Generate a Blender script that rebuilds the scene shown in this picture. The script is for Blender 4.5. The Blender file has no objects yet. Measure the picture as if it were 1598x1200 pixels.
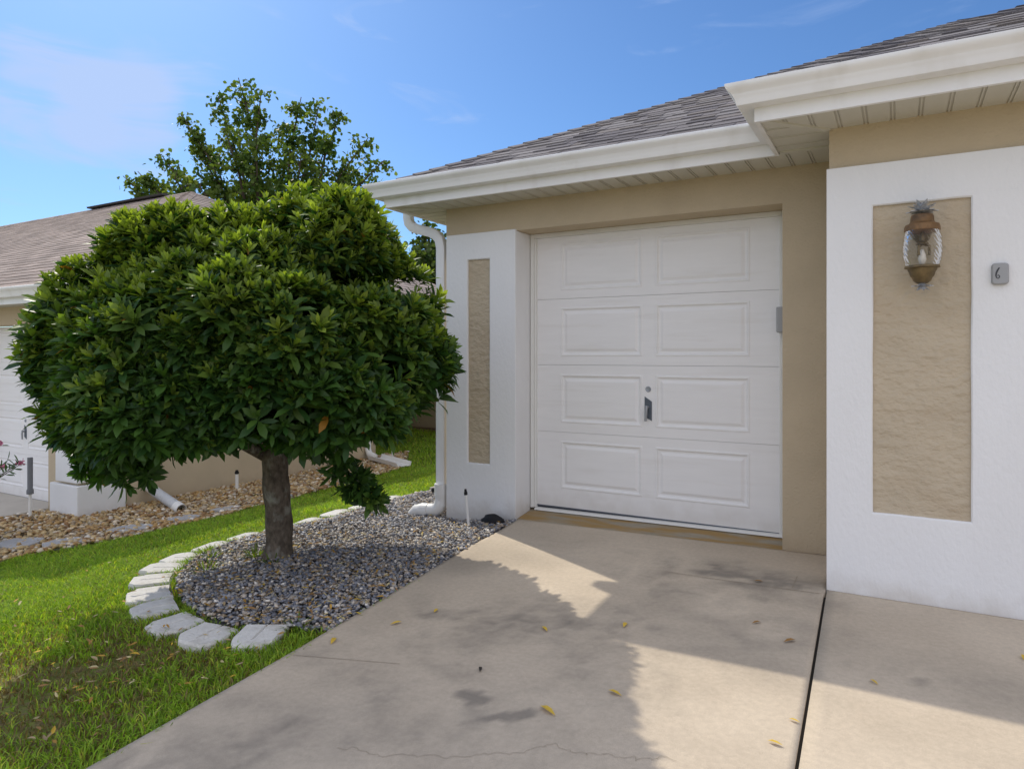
import bpy, math, random
import numpy as np
from mathutils import Vector, Matrix

R = math.radians
CAM = 1.23                      # eye height above the slab at the garage wall
rng = np.random.default_rng(7)
random.seed(7)
scene = bpy.context.scene
COL = scene.collection
ROOT_LOC = {}


def zr(v):
    return v + CAM


# ------------------------------------------------------------------ terrain
TX = [-60, -9, -7.9, -7, -6.5, -5, -4.3, -4.0, -3.2, -2.5, -.35, 60]
TZ = [-1.83, -1.83, -1.825, -1.815, -1.79, -1.56, -1.40, -1.335, -1.30, -1.283, -1.235, -1.235]


def terr(x, y):
    x = np.asarray(x, float); y = np.asarray(y, float)
    t = np.clip((y - 3.3) / 1.2, 0, 1); t = t * t * (3 - 2 * t)
    w = np.clip((-2.5 - x) / .5, 0, 1) * np.clip((x + 5.2) / .8, 0, 1)
    return np.interp(x, TX, TZ) - .025 * np.clip(3.9 - y, 0, 8) - .05 * t * w + CAM


def slab_z(x, y):
    return -1.222 + .016 * np.minimum(0, np.asarray(x, float) + .35) - .025 * np.clip(3.9 - np.asarray(y, float), 0, 8) + CAM


def smooth(t):
    return t * t * (3 - 2 * t)


def vnoise(x, y, seed=0):
    """2-D value noise in 0..1"""
    r = np.random.default_rng(seed)
    tab = r.random((256, 256))
    x = np.asarray(x, float); y = np.asarray(y, float)
    xi = np.floor(x).astype(int); yi = np.floor(y).astype(int)
    fx = smooth(x - xi); fy = smooth(y - yi)
    a = tab[xi % 256, yi % 256]; b = tab[(xi + 1) % 256, yi % 256]
    c = tab[xi % 256, (yi + 1) % 256]; d = tab[(xi + 1) % 256, (yi + 1) % 256]
    return (a * (1 - fx) + b * fx) * (1 - fy) + (c * (1 - fx) + d * fx) * fy


def fbm(x, y, seed=0, oct=4):
    s = 0; amp = .5; f = 1; tot = 0
    for k in range(oct):
        s = s + amp * vnoise(np.asarray(x) * f + 17 * k, np.asarray(y) * f + 31 * k, seed + k)
        tot += amp; amp *= .5; f *= 2.03
    return s / tot


def inpoly(px, py, poly):
    px = np.asarray(px); py = np.asarray(py)
    ins = np.zeros(px.shape, bool)
    n = len(poly)
    for i in range(n):
        x1, y1 = poly[i]; x2, y2 = poly[(i + 1) % n]
        c = ((y1 > py) != (y2 > py)) & (px < (x2 - x1) * (py - y1) / ((y2 - y1) + 1e-12) + x1)
        ins ^= c
    return ins


# ---------------------------------------------------------------- materials
def mat(name, base, rough=.6, var=0., vscale=6., bump=0., bscale=60., spec=.3, metal=0., dirt=None, bdetail=4.,
        attr=None, stretch=None, bdist=.01):
    m = bpy.data.materials.new(name); m.use_nodes = True
    nt = m.node_tree; N = nt.nodes; L = nt.links
    b = N['Principled BSDF']
    b.inputs['Roughness'].default_value = rough
    b.inputs['Specular IOR Level'].default_value = spec
    b.inputs['Metallic'].default_value = metal
    tc = N.new('ShaderNodeTexCoord')
    vec = tc.outputs['Object']
    if stretch:
        mp = N.new('ShaderNodeMapping'); mp.inputs['Scale'].default_value = stretch
        L.new(vec, mp.inputs['Vector']); vec = mp.outputs['Vector']
    if attr:
        a = N.new('ShaderNodeAttribute'); a.attribute_name = attr
        colout = a.outputs['Color']
    else:
        rgb = N.new('ShaderNodeRGB'); rgb.outputs[0].default_value = (*base, 1)
        colout = rgb.outputs[0]
    if var > 0:
        n = N.new('ShaderNodeTexNoise'); n.inputs['Scale'].default_value = vscale
        n.inputs['Detail'].default_value = 5; n.inputs['Roughness'].default_value = .6
        L.new(vec, n.inputs['Vector'])
        mr = N.new('ShaderNodeMapRange'); mr.inputs[1].default_value = .3; mr.inputs[2].default_value = .7
        mr.inputs[3].default_value = 1 - var; mr.inputs[4].default_value = 1 + var
        L.new(n.outputs['Fac'], mr.inputs[0])
        mx = N.new('ShaderNodeVectorMath'); mx.operation = 'SCALE'
        L.new(colout, mx.inputs[0]); L.new(mr.outputs[0], mx.inputs['Scale'])
        colout = mx.outputs[0]
    if dirt:
        dcol, dscale, lo, hi, amt = dirt
        n = N.new('ShaderNodeTexNoise'); n.inputs['Scale'].default_value = dscale
        n.inputs['Detail'].default_value = 6
        L.new(vec, n.inputs['Vector'])
        mr = N.new('ShaderNodeMapRange'); mr.inputs[1].default_value = lo; mr.inputs[2].default_value = hi
        mr.inputs[3].default_value = 0; mr.inputs[4].default_value = amt
        L.new(n.outputs['Fac'], mr.inputs[0])
        mx = N.new('ShaderNodeMix'); mx.data_type = 'RGBA'
        L.new(mr.outputs[0], mx.inputs[0]); L.new(colout, mx.inputs[6]); mx.inputs[7].default_value = (*dcol, 1)
        colout = mx.outputs[2]
    L.new(colout, b.inputs['Base Color'])
    if bump > 0:
        n = N.new('ShaderNodeTexNoise'); n.inputs['Scale'].default_value = bscale
        n.inputs['Detail'].default_value = bdetail
        L.new(vec, n.inputs['Vector'])
        bp = N.new('ShaderNodeBump'); bp.inputs['Strength'].default_value = bump
        bp.inputs['Distance'].default_value = bdist
        L.new(n.outputs['Fac'], bp.inputs['Height'])
        L.new(bp.outputs['Normal'], b.inputs['Normal'])
    return m


def leaf_mat(name, rough=.38, trans=.35, tcol=(1.25, 1.35, .55), spec=.45):
    m = bpy.data.materials.new(name); m.use_nodes = True
    nt = m.node_tree; N = nt.nodes; L = nt.links
    b = N['Principled BSDF']; out = N['Material Output']
    a = N.new('ShaderNodeAttribute'); a.attribute_name = 'Col'
    L.new(a.outputs['Color'], b.inputs['Base Color'])
    b.inputs['Roughness'].default_value = rough
    b.inputs['Specular IOR Level'].default_value = spec
    t = N.new('ShaderNodeBsdfTranslucent')
    mul = N.new('ShaderNodeVectorMath'); mul.operation = 'MULTIPLY'
    mul.inputs[1].default_value = tcol
    L.new(a.outputs['Color'], mul.inputs[0]); L.new(mul.outputs[0], t.inputs['Color'])
    mx = N.new('ShaderNodeMixShader'); mx.inputs[0].default_value = trans
    L.new(b.outputs[0], mx.inputs[1]); L.new(t.outputs[0], mx.inputs[2])
    L.new(mx.outputs[0], out.inputs['Surface'])
    return m


M = {}
M['stucco'] = mat('tan_stucco', (.555, .46, .325), .9, .06, 2.5, .6, 70, .1, bdist=.008, dirt=((.40, .31, .21), 1.6, .55, .8, .25))
M['stucco_rough'] = mat('trowelled_stucco', (.535, .45, .33), .9, .05, 4, 1., 19, .1, bdetail=7, stretch=(1, 1, 1.5), bdist=.020,
                        dirt=((.42, .31, .2), 3.0, .5, .75, .35))
M['white'] = mat('white_wall_paint', (.83, .83, .83), .75, .02, 2.2, .55, 55, .2, bdist=.006, dirt=((.62, .60, .56), 1.7, .56, .85, .22), stretch=(1, 1, .5))
M['door'] = mat('door_paint', (.87, .86, .85), .48, .02, 3, .25, 60, .35, stretch=(1, 1, 9), bdist=.003, dirt=((.66, .62, .56), 2.2, .58, .85, .3))
M['frame'] = mat('frame_paint', (.80, .79, .75), .55, .02, 5, .03, 80, .3)
M['gutter'] = mat('gutter_enamel', (.86, .86, .86), .38, .03, 2.2, .02, 30, .4, dirt=((.48, .44, .36), 5, .56, .8, .35), stretch=(1, 1, .25))
M['soffit'] = mat('soffit_vinyl', (.60, .58, .50), .55, .03, 5, .05, 60, .3)
M['pvc'] = mat('white_pvc', (.80, .79, .76), .4, .03, 6, .03, 60, .4, dirt=((.5, .42, .32), 9, .6, .85, .3))
M['ribbed'] = mat('grey_drain_pipe', (.55, .56, .57), .5, .04, 12, .05, 60, .3)
M['threshold'] = mat('stained_sill', (.33, .29, .22), .8, .12, 6, .2, 60, .2, dirt=((.36, .22, .07), 1.8, .4, .6, .85), stretch=(1.6, 6, 6))
M['rubber'] = mat('rubber_seal', (.05, .05, .06), .7)
M['alu'] = mat('mill_aluminium', (.55, .55, .55), .4, 0, 5, .02, 100, .5, .8)
M['steel'] = mat('dull_zinc', (.38, .40, .43), .45, .1, 30, .05, 80, .5, .7)
M['steel_dark'] = mat('dark_zinc_plate', (.13, .15, .18), .45, .1, 30, .05, 80, .5, .6)
M['shingle'] = mat('grey_shingles', (.2, .18, .18), .95, .28, 140, .5, 260, .1, attr='Col', bdist=.003)
M['shingle_tan'] = mat('brown_shingles', (.27, .21, .185), .95, .22, 120, .5, 200, .1, attr='Col', bdist=.003)
M['roofdeck'] = mat('roof_underlay', (.08, .075, .075), .95)
M['lawn'] = mat('lawn_soil', (.17, .20, .05), .95, .4, 5, .8, 60, .05, dirt=((.19, .14, .08), 24, .45, .6, .8), bdist=.03)
M['soil'] = mat('gravel_soil', (.105, .10, .10), .95, .35, 30, .8, 90, .05, bdist=.012)
M['soil_tan'] = mat('mulch_soil', (.20, .14, .08), .95, .4, 18, .8, 60, .05, bdist=.02)
M['gravel'] = mat('crushed_slate', (.2, .2, .22), .5, .18, 90, .2, 150, .5, attr='Col')
M['river'] = mat('river_rock', (.3, .2, .1), .6, .15, 60, .1, 100, .3, attr='Col')
M['stone'] = mat('painted_edging_stone', (.68, .66, .62), .9, .10, 14, .8, 70, .12, dirt=((.30, .265, .21), 8, .5, .75, .65), bdist=.008)
M['pad'] = mat('pale_concrete', (.50, .46, .40), .9, .08, 4, .3, 80, .1)
M['flag'] = mat('grey_flagstone', (.40, .39, .38), .85, .12, 7, .4, 40, .15)
M['bark'] = mat('grey_bark', (.135, .11, .085), .9, .45, 30, 1., 46, .1, stretch=(1, 1, .6),
                dirt=((.33, .33, .28), 13, .54, .66, .7), bdist=.02)
M['bark_far'] = mat('brown_bark', (.10, .075, .055), .9, .2, 6, .5, 20, .1)
M['leaf'] = leaf_mat('glossy_leaf', .45, .40, (1.5, 1.55, .5), .36)
M['leaf_far'] = leaf_mat('tree_leaf', .55, .45, (1.4, 1.35, .6), .25)
M['grass'] = leaf_mat('grass_blade', .55, .45, (1.4, 1.4, .5), .25)
M['petal'] = leaf_mat('petal', .5, .3, (1, 1, 1), .3)
M['litter'] = mat('dry_leaf', (.4, .25, .07), .7, .1, 50, 0, 60, .2, attr='Col')
M['bronze'] = mat('copper_bronze', (.20, .112, .048), .5, .35, 22, .1, 60, .4, .35, dirt=((.05, .04, .03), 14, .5, .7, .6))
M['brass'] = mat('dark_antique_brass', (.17, .122, .058), .45, .3, 25, .1, 60, .4, .4, dirt=((.04, .032, .022), 16, .5, .7, .6))
M['pewter'] = mat('weathered_pewter', (.52, .53, .55), .5, .35, 70, .2, 90, .5, .3)
M['bulb'] = mat('candle_bulb', (.75, .70, .62), .4)
M['keypad'] = mat('grey_plastic', (.36, .365, .37), .45, .02, 20)
M['ink'] = mat('dark_mark', (.06, .065, .075), .5)
M['black'] = mat('black_plastic', (.012, .012, .013), .6, .1, 30, .3, 50, .3)
M['greyplastic'] = mat('grey_sleeve', (.16, .165, .18), .5)
M['joint'] = mat('joint_filler', (.03, .028, .025), .95)
M['crack'] = mat('crack_dirt', (.30, .245, .18), .95)


def glass_mat():
    m = bpy.data.materials.new('swirled_clear_glass'); m.use_nodes = True
    nt = m.node_tree; N = nt.nodes; L = nt.links
    N.remove(N['Principled BSDF']); out = N['Material Output']
    tr = N.new('ShaderNodeBsdfTransparent'); tr.inputs[0].default_value = (.93, .93, .92, 1)
    gl = N.new('ShaderNodeBsdfGlossy'); gl.inputs['Roughness'].default_value = .06
    rf = N.new('ShaderNodeBsdfRefraction'); rf.inputs['IOR'].default_value = 1.15; rf.inputs['Roughness'].default_value = .02
    tc = N.new('ShaderNodeTexCoord'); mp = N.new('ShaderNodeMapping')
    mp.inputs['Rotation'].default_value = (0, R(35), 0)
    w = N.new('ShaderNodeTexWave'); w.inputs['Scale'].default_value = 24; w.inputs['Distortion'].default_value = 7
    w.inputs['Detail'].default_value = 2
    L.new(tc.outputs['Object'], mp.inputs[0]); L.new(mp.outputs[0], w.inputs[0])
    bp = N.new('ShaderNodeBump'); bp.inputs['Strength'].default_value = .35; bp.inputs['Distance'].default_value = .004
    L.new(w.outputs['Fac'], bp.inputs['Height'])
    L.new(bp.outputs[0], gl.inputs['Normal']); L.new(bp.outputs[0], rf.inputs['Normal'])
    fr = N.new('ShaderNodeFresnel'); fr.inputs[0].default_value = 1.32; L.new(bp.outputs[0], fr.inputs['Normal'])
    m1 = N.new('ShaderNodeMixShader'); m1.inputs[0].default_value = .3
    L.new(tr.outputs[0], m1.inputs[1]); L.new(rf.outputs[0], m1.inputs[2])
    m2 = N.new('ShaderNodeMixShader'); L.new(fr.outputs[0], m2.inputs[0])
    L.new(m1.outputs[0], m2.inputs[1]); L.new(gl.outputs[0], m2.inputs[2])
    L.new(m2.outputs[0], out.inputs['Surface'])
    return m


M['glass'] = glass_mat()


def splash(m, col, z0, z1, amt):
    nt = m.node_tree; N = nt.nodes; L = nt.links; b = N['Principled BSDF']
    src = b.inputs['Base Color'].links[0].from_socket
    tc = N.new('ShaderNodeTexCoord'); sp = N.new('ShaderNodeSeparateXYZ'); L.new(tc.outputs['Object'], sp.inputs[0])
    n = N.new('ShaderNodeTexNoise'); n.inputs['Scale'].default_value = 9; n.inputs['Detail'].default_value = 7; L.new(tc.outputs['Object'], n.inputs['Vector'])
    a = N.new('ShaderNodeMath'); a.operation = 'MULTIPLY_ADD'; a.inputs[1].default_value = -.22; L.new(n.outputs['Fac'], a.inputs[0]); L.new(sp.outputs['Z'], a.inputs[2])
    r = N.new('ShaderNodeMapRange'); r.interpolation_type = 'SMOOTHSTEP'; r.inputs[1].default_value = z0 - .11; r.inputs[2].default_value = z1 - .11
    r.inputs[3].default_value = amt; r.inputs[4].default_value = 0; L.new(a.outputs[0], r.inputs[0])
    x = N.new('ShaderNodeMix'); x.data_type = 'RGBA'; L.new(r.outputs[0], x.inputs[0]); L.new(src, x.inputs[6]); x.inputs[7].default_value = (*col, 1)
    L.new(x.outputs[2], b.inputs['Base Color'])


splash(M['white'], (.48, .42, .34), -.06, .14, .5)
splash(M['stucco'], (.34, .25, .16), -.06, .16, .45)
splash(M['door'], (.55, .50, .43), .0, .22, .4)


def concrete_mat():
    m = bpy.data.materials.new('driveway_concrete'); m.use_nodes = True
    nt = m.node_tree; N = nt.nodes; L = nt.links; b = N['Principled BSDF']
    b.inputs['Roughness'].default_value = .85; b.inputs['Specular IOR Level'].default_value = .2
    tc = N.new('ShaderNodeTexCoord')
    a = N.new('ShaderNodeAttribute'); a.attribute_name = 'Stain'
    n1 = N.new('ShaderNodeTexNoise'); n1.inputs['Scale'].default_value = 1.6; n1.inputs['Detail'].default_value = 6
    n2 = N.new('ShaderNodeTexNoise'); n2.inputs['Scale'].default_value = 45; n2.inputs['Detail'].default_value = 5
    n3 = N.new('ShaderNodeTexNoise'); n3.inputs['Scale'].default_value = 320; n3.inputs['Detail'].default_value = 3
    for n in (n1, n2, n3): L.new(tc.outputs['Object'], n.inputs['Vector'])
    r1 = N.new('ShaderNodeValToRGB')
    r1.color_ramp.elements[0].position = .32; r1.color_ramp.elements[0].color = (.49, .41, .315, 1)
    r1.color_ramp.elements[1].position = .68; r1.color_ramp.elements[1].color = (.58, .49, .38, 1)
    L.new(n1.outputs['Fac'], r1.inputs[0])
    def scl(col, fac, lo, hi, o0, o1):
        mr = N.new('ShaderNodeMapRange'); mr.inputs[1].default_value = lo; mr.inputs[2].default_value = hi
        mr.inputs[3].default_value = o0; mr.inputs[4].default_value = o1
        L.new(fac, mr.inputs[0])
        v = N.new('ShaderNodeVectorMath'); v.operation = 'SCALE'
        L.new(col, v.inputs[0]); L.new(mr.outputs[0], v.inputs['Scale'])
        return v.outputs[0]
    c = scl(r1.outputs[0], n2.outputs['Fac'], .3, .7, .93, 1.06)
    c = scl(c, n3.outputs['Fac'], .3, .7, .9, 1.08)
    mx = N.new('ShaderNodeMix'); mx.data_type = 'RGBA'
    L.new(a.outputs['Fac'], mx.inputs[0]); L.new(c, mx.inputs[6]); mx.inputs[7].default_value = (.105, .098, .09, 1)
    L.new(mx.outputs[2], b.inputs['Base Color'])
    bp = N.new('ShaderNodeBump'); bp.inputs['Strength'].default_value = .3; bp.inputs['Distance'].default_value = .003
    L.new(n3.outputs['Fac'], bp.inputs['Height']); L.new(bp.outputs[0], b.inputs['Normal'])
    return m


M['concrete'] = concrete_mat()


# ------------------------------------------------------------ mesh building
class MB:
    def __init__(s):
        s.v = []; s.f = []; s.mi = []; s.col = None; s.cur = 0

    def add(s, verts, faces):
        o = len(s.v)
        s.v.extend([tuple(map(float, p)) for p in verts])
        for f in faces:
            s.f.append([i + o for i in f]); s.mi.append(s.cur)
        return o

    def quad(s, a, b, c, d):
        s.add([a, b, c, d], [[0, 1, 2, 3]])

    def box(s, x0, x1, y0, y1, z0, z1):
        p = [(x, y, z) for x in (x0, x1) for y in (y0, y1) for z in (z0, z1)]
        s.add(p, [[0, 1, 3, 2], [4, 6, 7, 5], [0, 4, 5, 1], [2, 3, 7, 6], [0, 2, 6, 4], [1, 5, 7, 3]])

    def hexa(s, p):
        """p: 4 bottom points, 4 top points"""
        s.add(p, [[3, 2, 1, 0], [4, 5, 6, 7], [0, 1, 5, 4], [1, 2, 6, 5], [2, 3, 7, 6], [3, 0, 4, 7]])

    def tube(s, pts, rad, n=10, cap=True, squash=None):
        pts = [Vector(p) for p in pts]
        ref = Vector((.13, .31, .94)).normalized()
        rings = []
        u = None
        for i, p in enumerate(pts):
            t = (pts[min(i + 1, len(pts) - 1)] - pts[max(i - 1, 0)]).normalized()
            if u is None:
                u = t.cross(ref)
                if u.length < .1: u = t.cross(Vector((1, 0, 0)))
                u.normalize()
            else:
                u = (u - t * u.dot(t)).normalized()
            w = t.cross(u)
            r = rad[i] if hasattr(rad, '__len__') else rad
            rings.append([p + u * (r * math.cos(2 * math.pi * k / n)) + w * (r * math.sin(2 * math.pi * k / n)) for k in range(n)])
        vs = [q for rg in rings for q in rg]
        fs = []
        for i in range(len(pts) - 1):
            for k in range(n):
                a = i * n + k; b = i * n + (k + 1) % n
                fs.append([a, b, b + n, a + n])
        if cap:
            fs.append(list(range(n))[::-1]); fs.append([len(vs) - n + k for k in range(n)])
        s.add(vs, fs)

    def lathe(s, prof, c, n=24, cap=True):
        vs = []; fs = []
        for r, z in prof:
            for k in range(n):
                a = 2 * math.pi * k / n
                vs.append((c[0] + r * math.cos(a), c[1] + r * math.sin(a), c[2] + z))
        for i in range(len(prof) - 1):
            for k in range(n):
                a = i * n + k; b = i * n + (k + 1) % n
                fs.append([a, b, b + n, a + n])
        if cap:
            fs.append(list(range(n))[::-1]); fs.append([len(vs) - n + k for k in range(n)])
        s.add(vs, fs)

    def build(s, name, mats, parent=None, smooth_=False, bevel=0., colors=None):
        loc = np.array(ROOT_LOC[parent.name]) if parent is not None else np.zeros(3)
        me = bpy.data.meshes.new(name)
        v = np.array(s.v) - loc
        me.from_pydata([tuple(p) for p in v], [], s.f)
        if not isinstance(mats, (list, tuple)): mats = [mats]
        for m in mats: me.materials.append(m)
        me.polygons.foreach_set('material_index', s.mi)
        if colors is not None:
            ca = me.color_attributes.new('Col', 'FLOAT_COLOR', 'POINT')
            arr = np.ones((len(v), 4)); arr[:, :3] = colors
            ca.data.foreach_set('color', arr.ravel())
        me.validate(); me.update()
        o = bpy.data.objects.new(name, me); COL.objects.link(o)
        if smooth_:
            me.polygons.foreach_set('use_smooth', [True] * len(me.polygons))
            if smooth_ == 'auto':
                import bmesh
                bm = bmesh.new(); bm.from_mesh(me)
                for e in bm.edges:
                    if len(e.link_faces) == 2 and e.calc_face_angle(0) > .7: e.smooth = False
                bm.to_mesh(me); bm.free()
        if bevel:
            bv = o.modifiers.new('bevel', 'BEVEL'); bv.width = bevel; bv.segments = 2; bv.limit_method = 'ANGLE'
        if parent is not None:
            o.parent = parent
        ROOT_LOC[o.name] = tuple(loc)
        return o


def np_mesh(name, verts, faces, mats, parent=None, cols=None, smooth_=False, mi=None):
    """verts (N,3), faces (F,k) array of tris or quads (or list of such arrays)"""
    loc = np.array(ROOT_LOC[parent.name]) if parent is not None else np.zeros(3)
    if not isinstance(faces, list): faces = [faces]
    me = bpy.data.meshes.new(name)
    v = np.asarray(verts, float) - loc
    me.vertices.add(len(v)); me.vertices.foreach_set('co', v.ravel())
    nl = sum(f.size for f in faces); nf = sum(len(f) for f in faces)
    me.loops.add(nl); me.polygons.add(nf)
    me.loops.foreach_set('vertex_index', np.concatenate([f.ravel() for f in faces]).astype(np.int32))
    tot = np.concatenate([np.full(len(f), f.shape[1]) for f in faces])
    start = np.concatenate([[0], np.cumsum(tot)[:-1]])
    me.polygons.foreach_set('loop_start', start.astype(np.int32))
    if not isinstance(mats, (list, tuple)): mats = [mats]
    for m in mats: me.materials.append(m)
    if mi is not None: me.polygons.foreach_set('material_index', np.asarray(mi, np.int32))
    if smooth_: me.polygons.foreach_set('use_smooth', np.ones(nf, bool))
    if cols is not None:
        ca = me.color_attributes.new('Col', 'FLOAT_COLOR', 'POINT')
        arr = np.ones((len(v), 4)); arr[:, :3] = cols
        ca.data.foreach_set('color', arr.ravel())
    me.update(calc_edges=True); me.validate()
    o = bpy.data.objects.new(name, me); COL.objects.link(o)
    if parent is not None: o.parent = parent
    ROOT_LOC[o.name] = tuple(loc)
    return o


def thing(name, label, cat, loc=(0, 0, 0), group=None):
    o = bpy.data.objects.new(name, None); COL.objects.link(o)
    o.location = loc; o.empty_display_size = .2
    ROOT_LOC[o.name] = tuple(map(float, loc))
    o['label'] = label; o['category'] = cat
    if group: o['group'] = group
    return o


def tag(o, label, cat, group=None, kind=None):
    o['label'] = label; o['category'] = cat
    if group: o['group'] = group
    if kind: o['kind'] = kind
    return o


def recenter(o, loc):
    """give a single-mesh thing an origin at its base"""
    me = o.data
    n = len(me.vertices); co = np.empty(n * 3); me.vertices.foreach_get('co', co)
    co = co.reshape(-1, 3) - np.array(loc); me.vertices.foreach_set('co', co.ravel()); me.update()
    o.location = loc
    ROOT_LOC[o.name] = tuple(loc)
    return o


def struct(o):
    o['kind'] = 'structure'; return o


# ------------------------------------------------------------------- ground
BED = [(-2.33, 2.38), (-2.56, 2.30), (-2.83, 2.215), (-3.07, 2.235), (-3.32, 2.32), (-3.54, 2.43), (-3.77, 2.58), (-3.94, 2.77), (-4.1, 3.0), (-4.22, 3.28), (-4.27, 3.6),
       (-4.28, 4.0), (-4.33, 4.5), (-4.32, 5.0), (-4.27, 5.6), (-3.21, 5.6), (-3.21, 4.56), (-2.53, 4.56), (-2.463, 4.11), (-2.421, 3.49), (-2.354, 2.805)]
ROCKS = [(-6.95, 1.6), (-6.8, 3.2), (-6.45, 3.9), (-6.38, 4.8), (-6.5, 5.8), (-6.58, 7.3), (-6.75, 8.4), (-7.1, 9.0), (-7.9, 10.1), (-7.95, 9.2),
         (-7.92, 4.25), (-8.59, 4.25), (-8.59, 1.6)]


def edge_x(y):   # left edge of the driveway
    return np.interp(y, [-14, 1.242, 1.622, 2.112, 2.805, 3.491, 4.11, 4.57], [-2.1, -2.255, -2.275, -2.301, -2.354, -2.421, -2.463, -2.52])


def joint_x(y):
    return -.322 + .0335 * (3.81 - np.asarray(y, float))


def ground():
    xs = np.concatenate([[-300, -120, -60, -30, -18], np.arange(-12, -2.2, .12), [-2, -1, 1, 4, 10, 30, 60, 120, 300]])
    ys = np.concatenate([[-300, -100, -40, -15, -6, -3], np.arange(-1, 16, .14), [18, 22, 30, 45, 80, 150, 400]])
    X, Y = np.meshgrid(xs, ys, indexing='ij')
    Z = terr(X, Y)
    right = X > edge_x(Y)
    Z = np.where(right, Z - .14, Z - .012)
    lawnarea = (X < edge_x(Y) - .15) & (X > -12) & (Y < 16)
    Z = Z + np.where(lawnarea, (fbm(X * 1.7, Y * 1.7, 3) - .5) * .03, 0)
    v = np.stack([X, Y, Z], -1).reshape(-1, 3)
    nx, ny = X.shape
    i = np.arange(nx - 1)[:, None] * ny + np.arange(ny - 1)[None]
    f = np.stack([i, i + ny, i + ny + 1, i + 1], -1).reshape(-1, 4)
    struct(np_mesh('ground', v, f, M['lawn'], smooth_=True))


ground()


def sheet(name, poly, m, dz, step=.12, n=None):
    """ground sheet following the terrain inside a polygon"""
    import bmesh
    from mathutils.geometry import delaunay_2d_cdt
    pts = []
    for i in range(len(poly)):
        a = Vector(poly[i]); b = Vector(poly[(i + 1) % len(poly)])
        k = max(1, int((b - a).length / step))
        for j in range(k): pts.append(a.lerp(b, j / k))
    nb = len(pts)
    P = np.array(poly)
    gx, gy = np.meshgrid(np.arange(P[:, 0].min(), P[:, 0].max(), step * 1.6), np.arange(P[:, 1].min(), P[:, 1].max(), step * 1.6))
    gx = gx.ravel(); gy = gy.ravel(); k = inpoly(gx, gy, poly)
    pts += [Vector((a, b)) for a, b in zip(gx[k], gy[k])]
    edges = [(i, (i + 1) % nb) for i in range(nb)]
    vs, es, fs, *_ = delaunay_2d_cdt(pts, edges, [], 1, 1e-4)
    mb = MB(); mb.add([(p.x, p.y, float(terr(p.x, p.y)) + dz) for p in vs], [list(f) for f in fs])
    return struct(mb.build(name, m, smooth_=True))


sheet('soil', BED, M['soil'], .006)
sheet('soil', ROCKS, M['soil_tan'], .006)
# mulch strip and brown path far behind, by the neighbouring house's rear wall
sheet('soil', [(-13.5, 13.0), (-7.95, 13.0), (-7.95, 13.68), (-13.5, 13.68)], M['soil_tan'], .02)


def stain(x, y):
    x = np.asarray(x); y = np.asarray(y)
    n = fbm(x * 4.2 + y * 1.1, y * 7 - x * 1.3, 11, 5)
    n2 = fbm(x * 1.3, y * 1.6, 21, 4)
    nf = np.clip(fbm(x * 24, y * 34, 55, 4) * 2.4 - .7, 0, 1)
    s = np.zeros_like(x)
    wx = (fbm(x * 2, y * 2, 81, 3) - .5) * 1.6; wy = (fbm(x * 2, y * 2, 91, 3) - .5) * 1.6
    st = fbm((x + wx) * 2.3, (y + wy) * 4.2, 71, 6)       # smudges
    for cx_, cy_, rx, ry, rot, amt in [(-1.2, 3.98, 1.0, .24, -.03, .9), (-.9, 3.66, .9, .32, .05, .7), (-1.75, 2.75, .75, .5, .5, .62), (-1.45, 2.95, .6, .3, .4, .6),
                                       (-1.6, 1.75, .9, .45, .3, .42), (-1.9, 1.3, .8, .4, .3, .42), (-.85, 2.75, .55, .4, .2, .55), (.12, 3.05, .4, .2, .3, .45),
                                       (-2.0, 2.15, .5, .2, .3, .35), (-.6, 3.3, .6, .3, .1, .5), (.6, 2.6, .8, .4, .2, .25), (-1.1, 2.2, .7, .35, .3, .3)]:
        c, s_ = math.cos(rot), math.sin(rot)
        u = ((x - cx_) * c + (y - cy_) * s_) / rx; w = (-(x - cx_) * s_ + (y - cy_) * c) / ry
        d = np.sqrt(u * u + w * w) + (n - .5) * .9
        s = s + amt * np.clip(1.15 - d, 0, 1) * np.clip((st - .30) * 2.0, 0, 1) * (.55 + .6 * nf)
    s = s * .8
    s = s + np.clip((n2 - .55) * .8, 0, .2)
    for cx_, cy_, rx, ry, rot, amt in [(-1.385, 2.155, .075, .045, 0., .55), (-1.19, 2.115, .085, .035, .5, .5), (-1.27, 2.05, .05, .018, .6, .45), (.10, 3.02, .035, .03, 0., .6)]:
        c, s_ = math.cos(rot), math.sin(rot)
        u = ((x - cx_) * c + (y - cy_) * s_) / rx; w = (-(x - cx_) * s_ + (y - cy_) * c) / ry
        d = np.sqrt(u * u + w * w) + (fbm(x * 14, y * 14, 5, 3) - .5) * .9
        s = s + amt * np.clip((1.1 - d) * 4, 0, 1)
    return np.clip(s, 0, .8)


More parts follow.
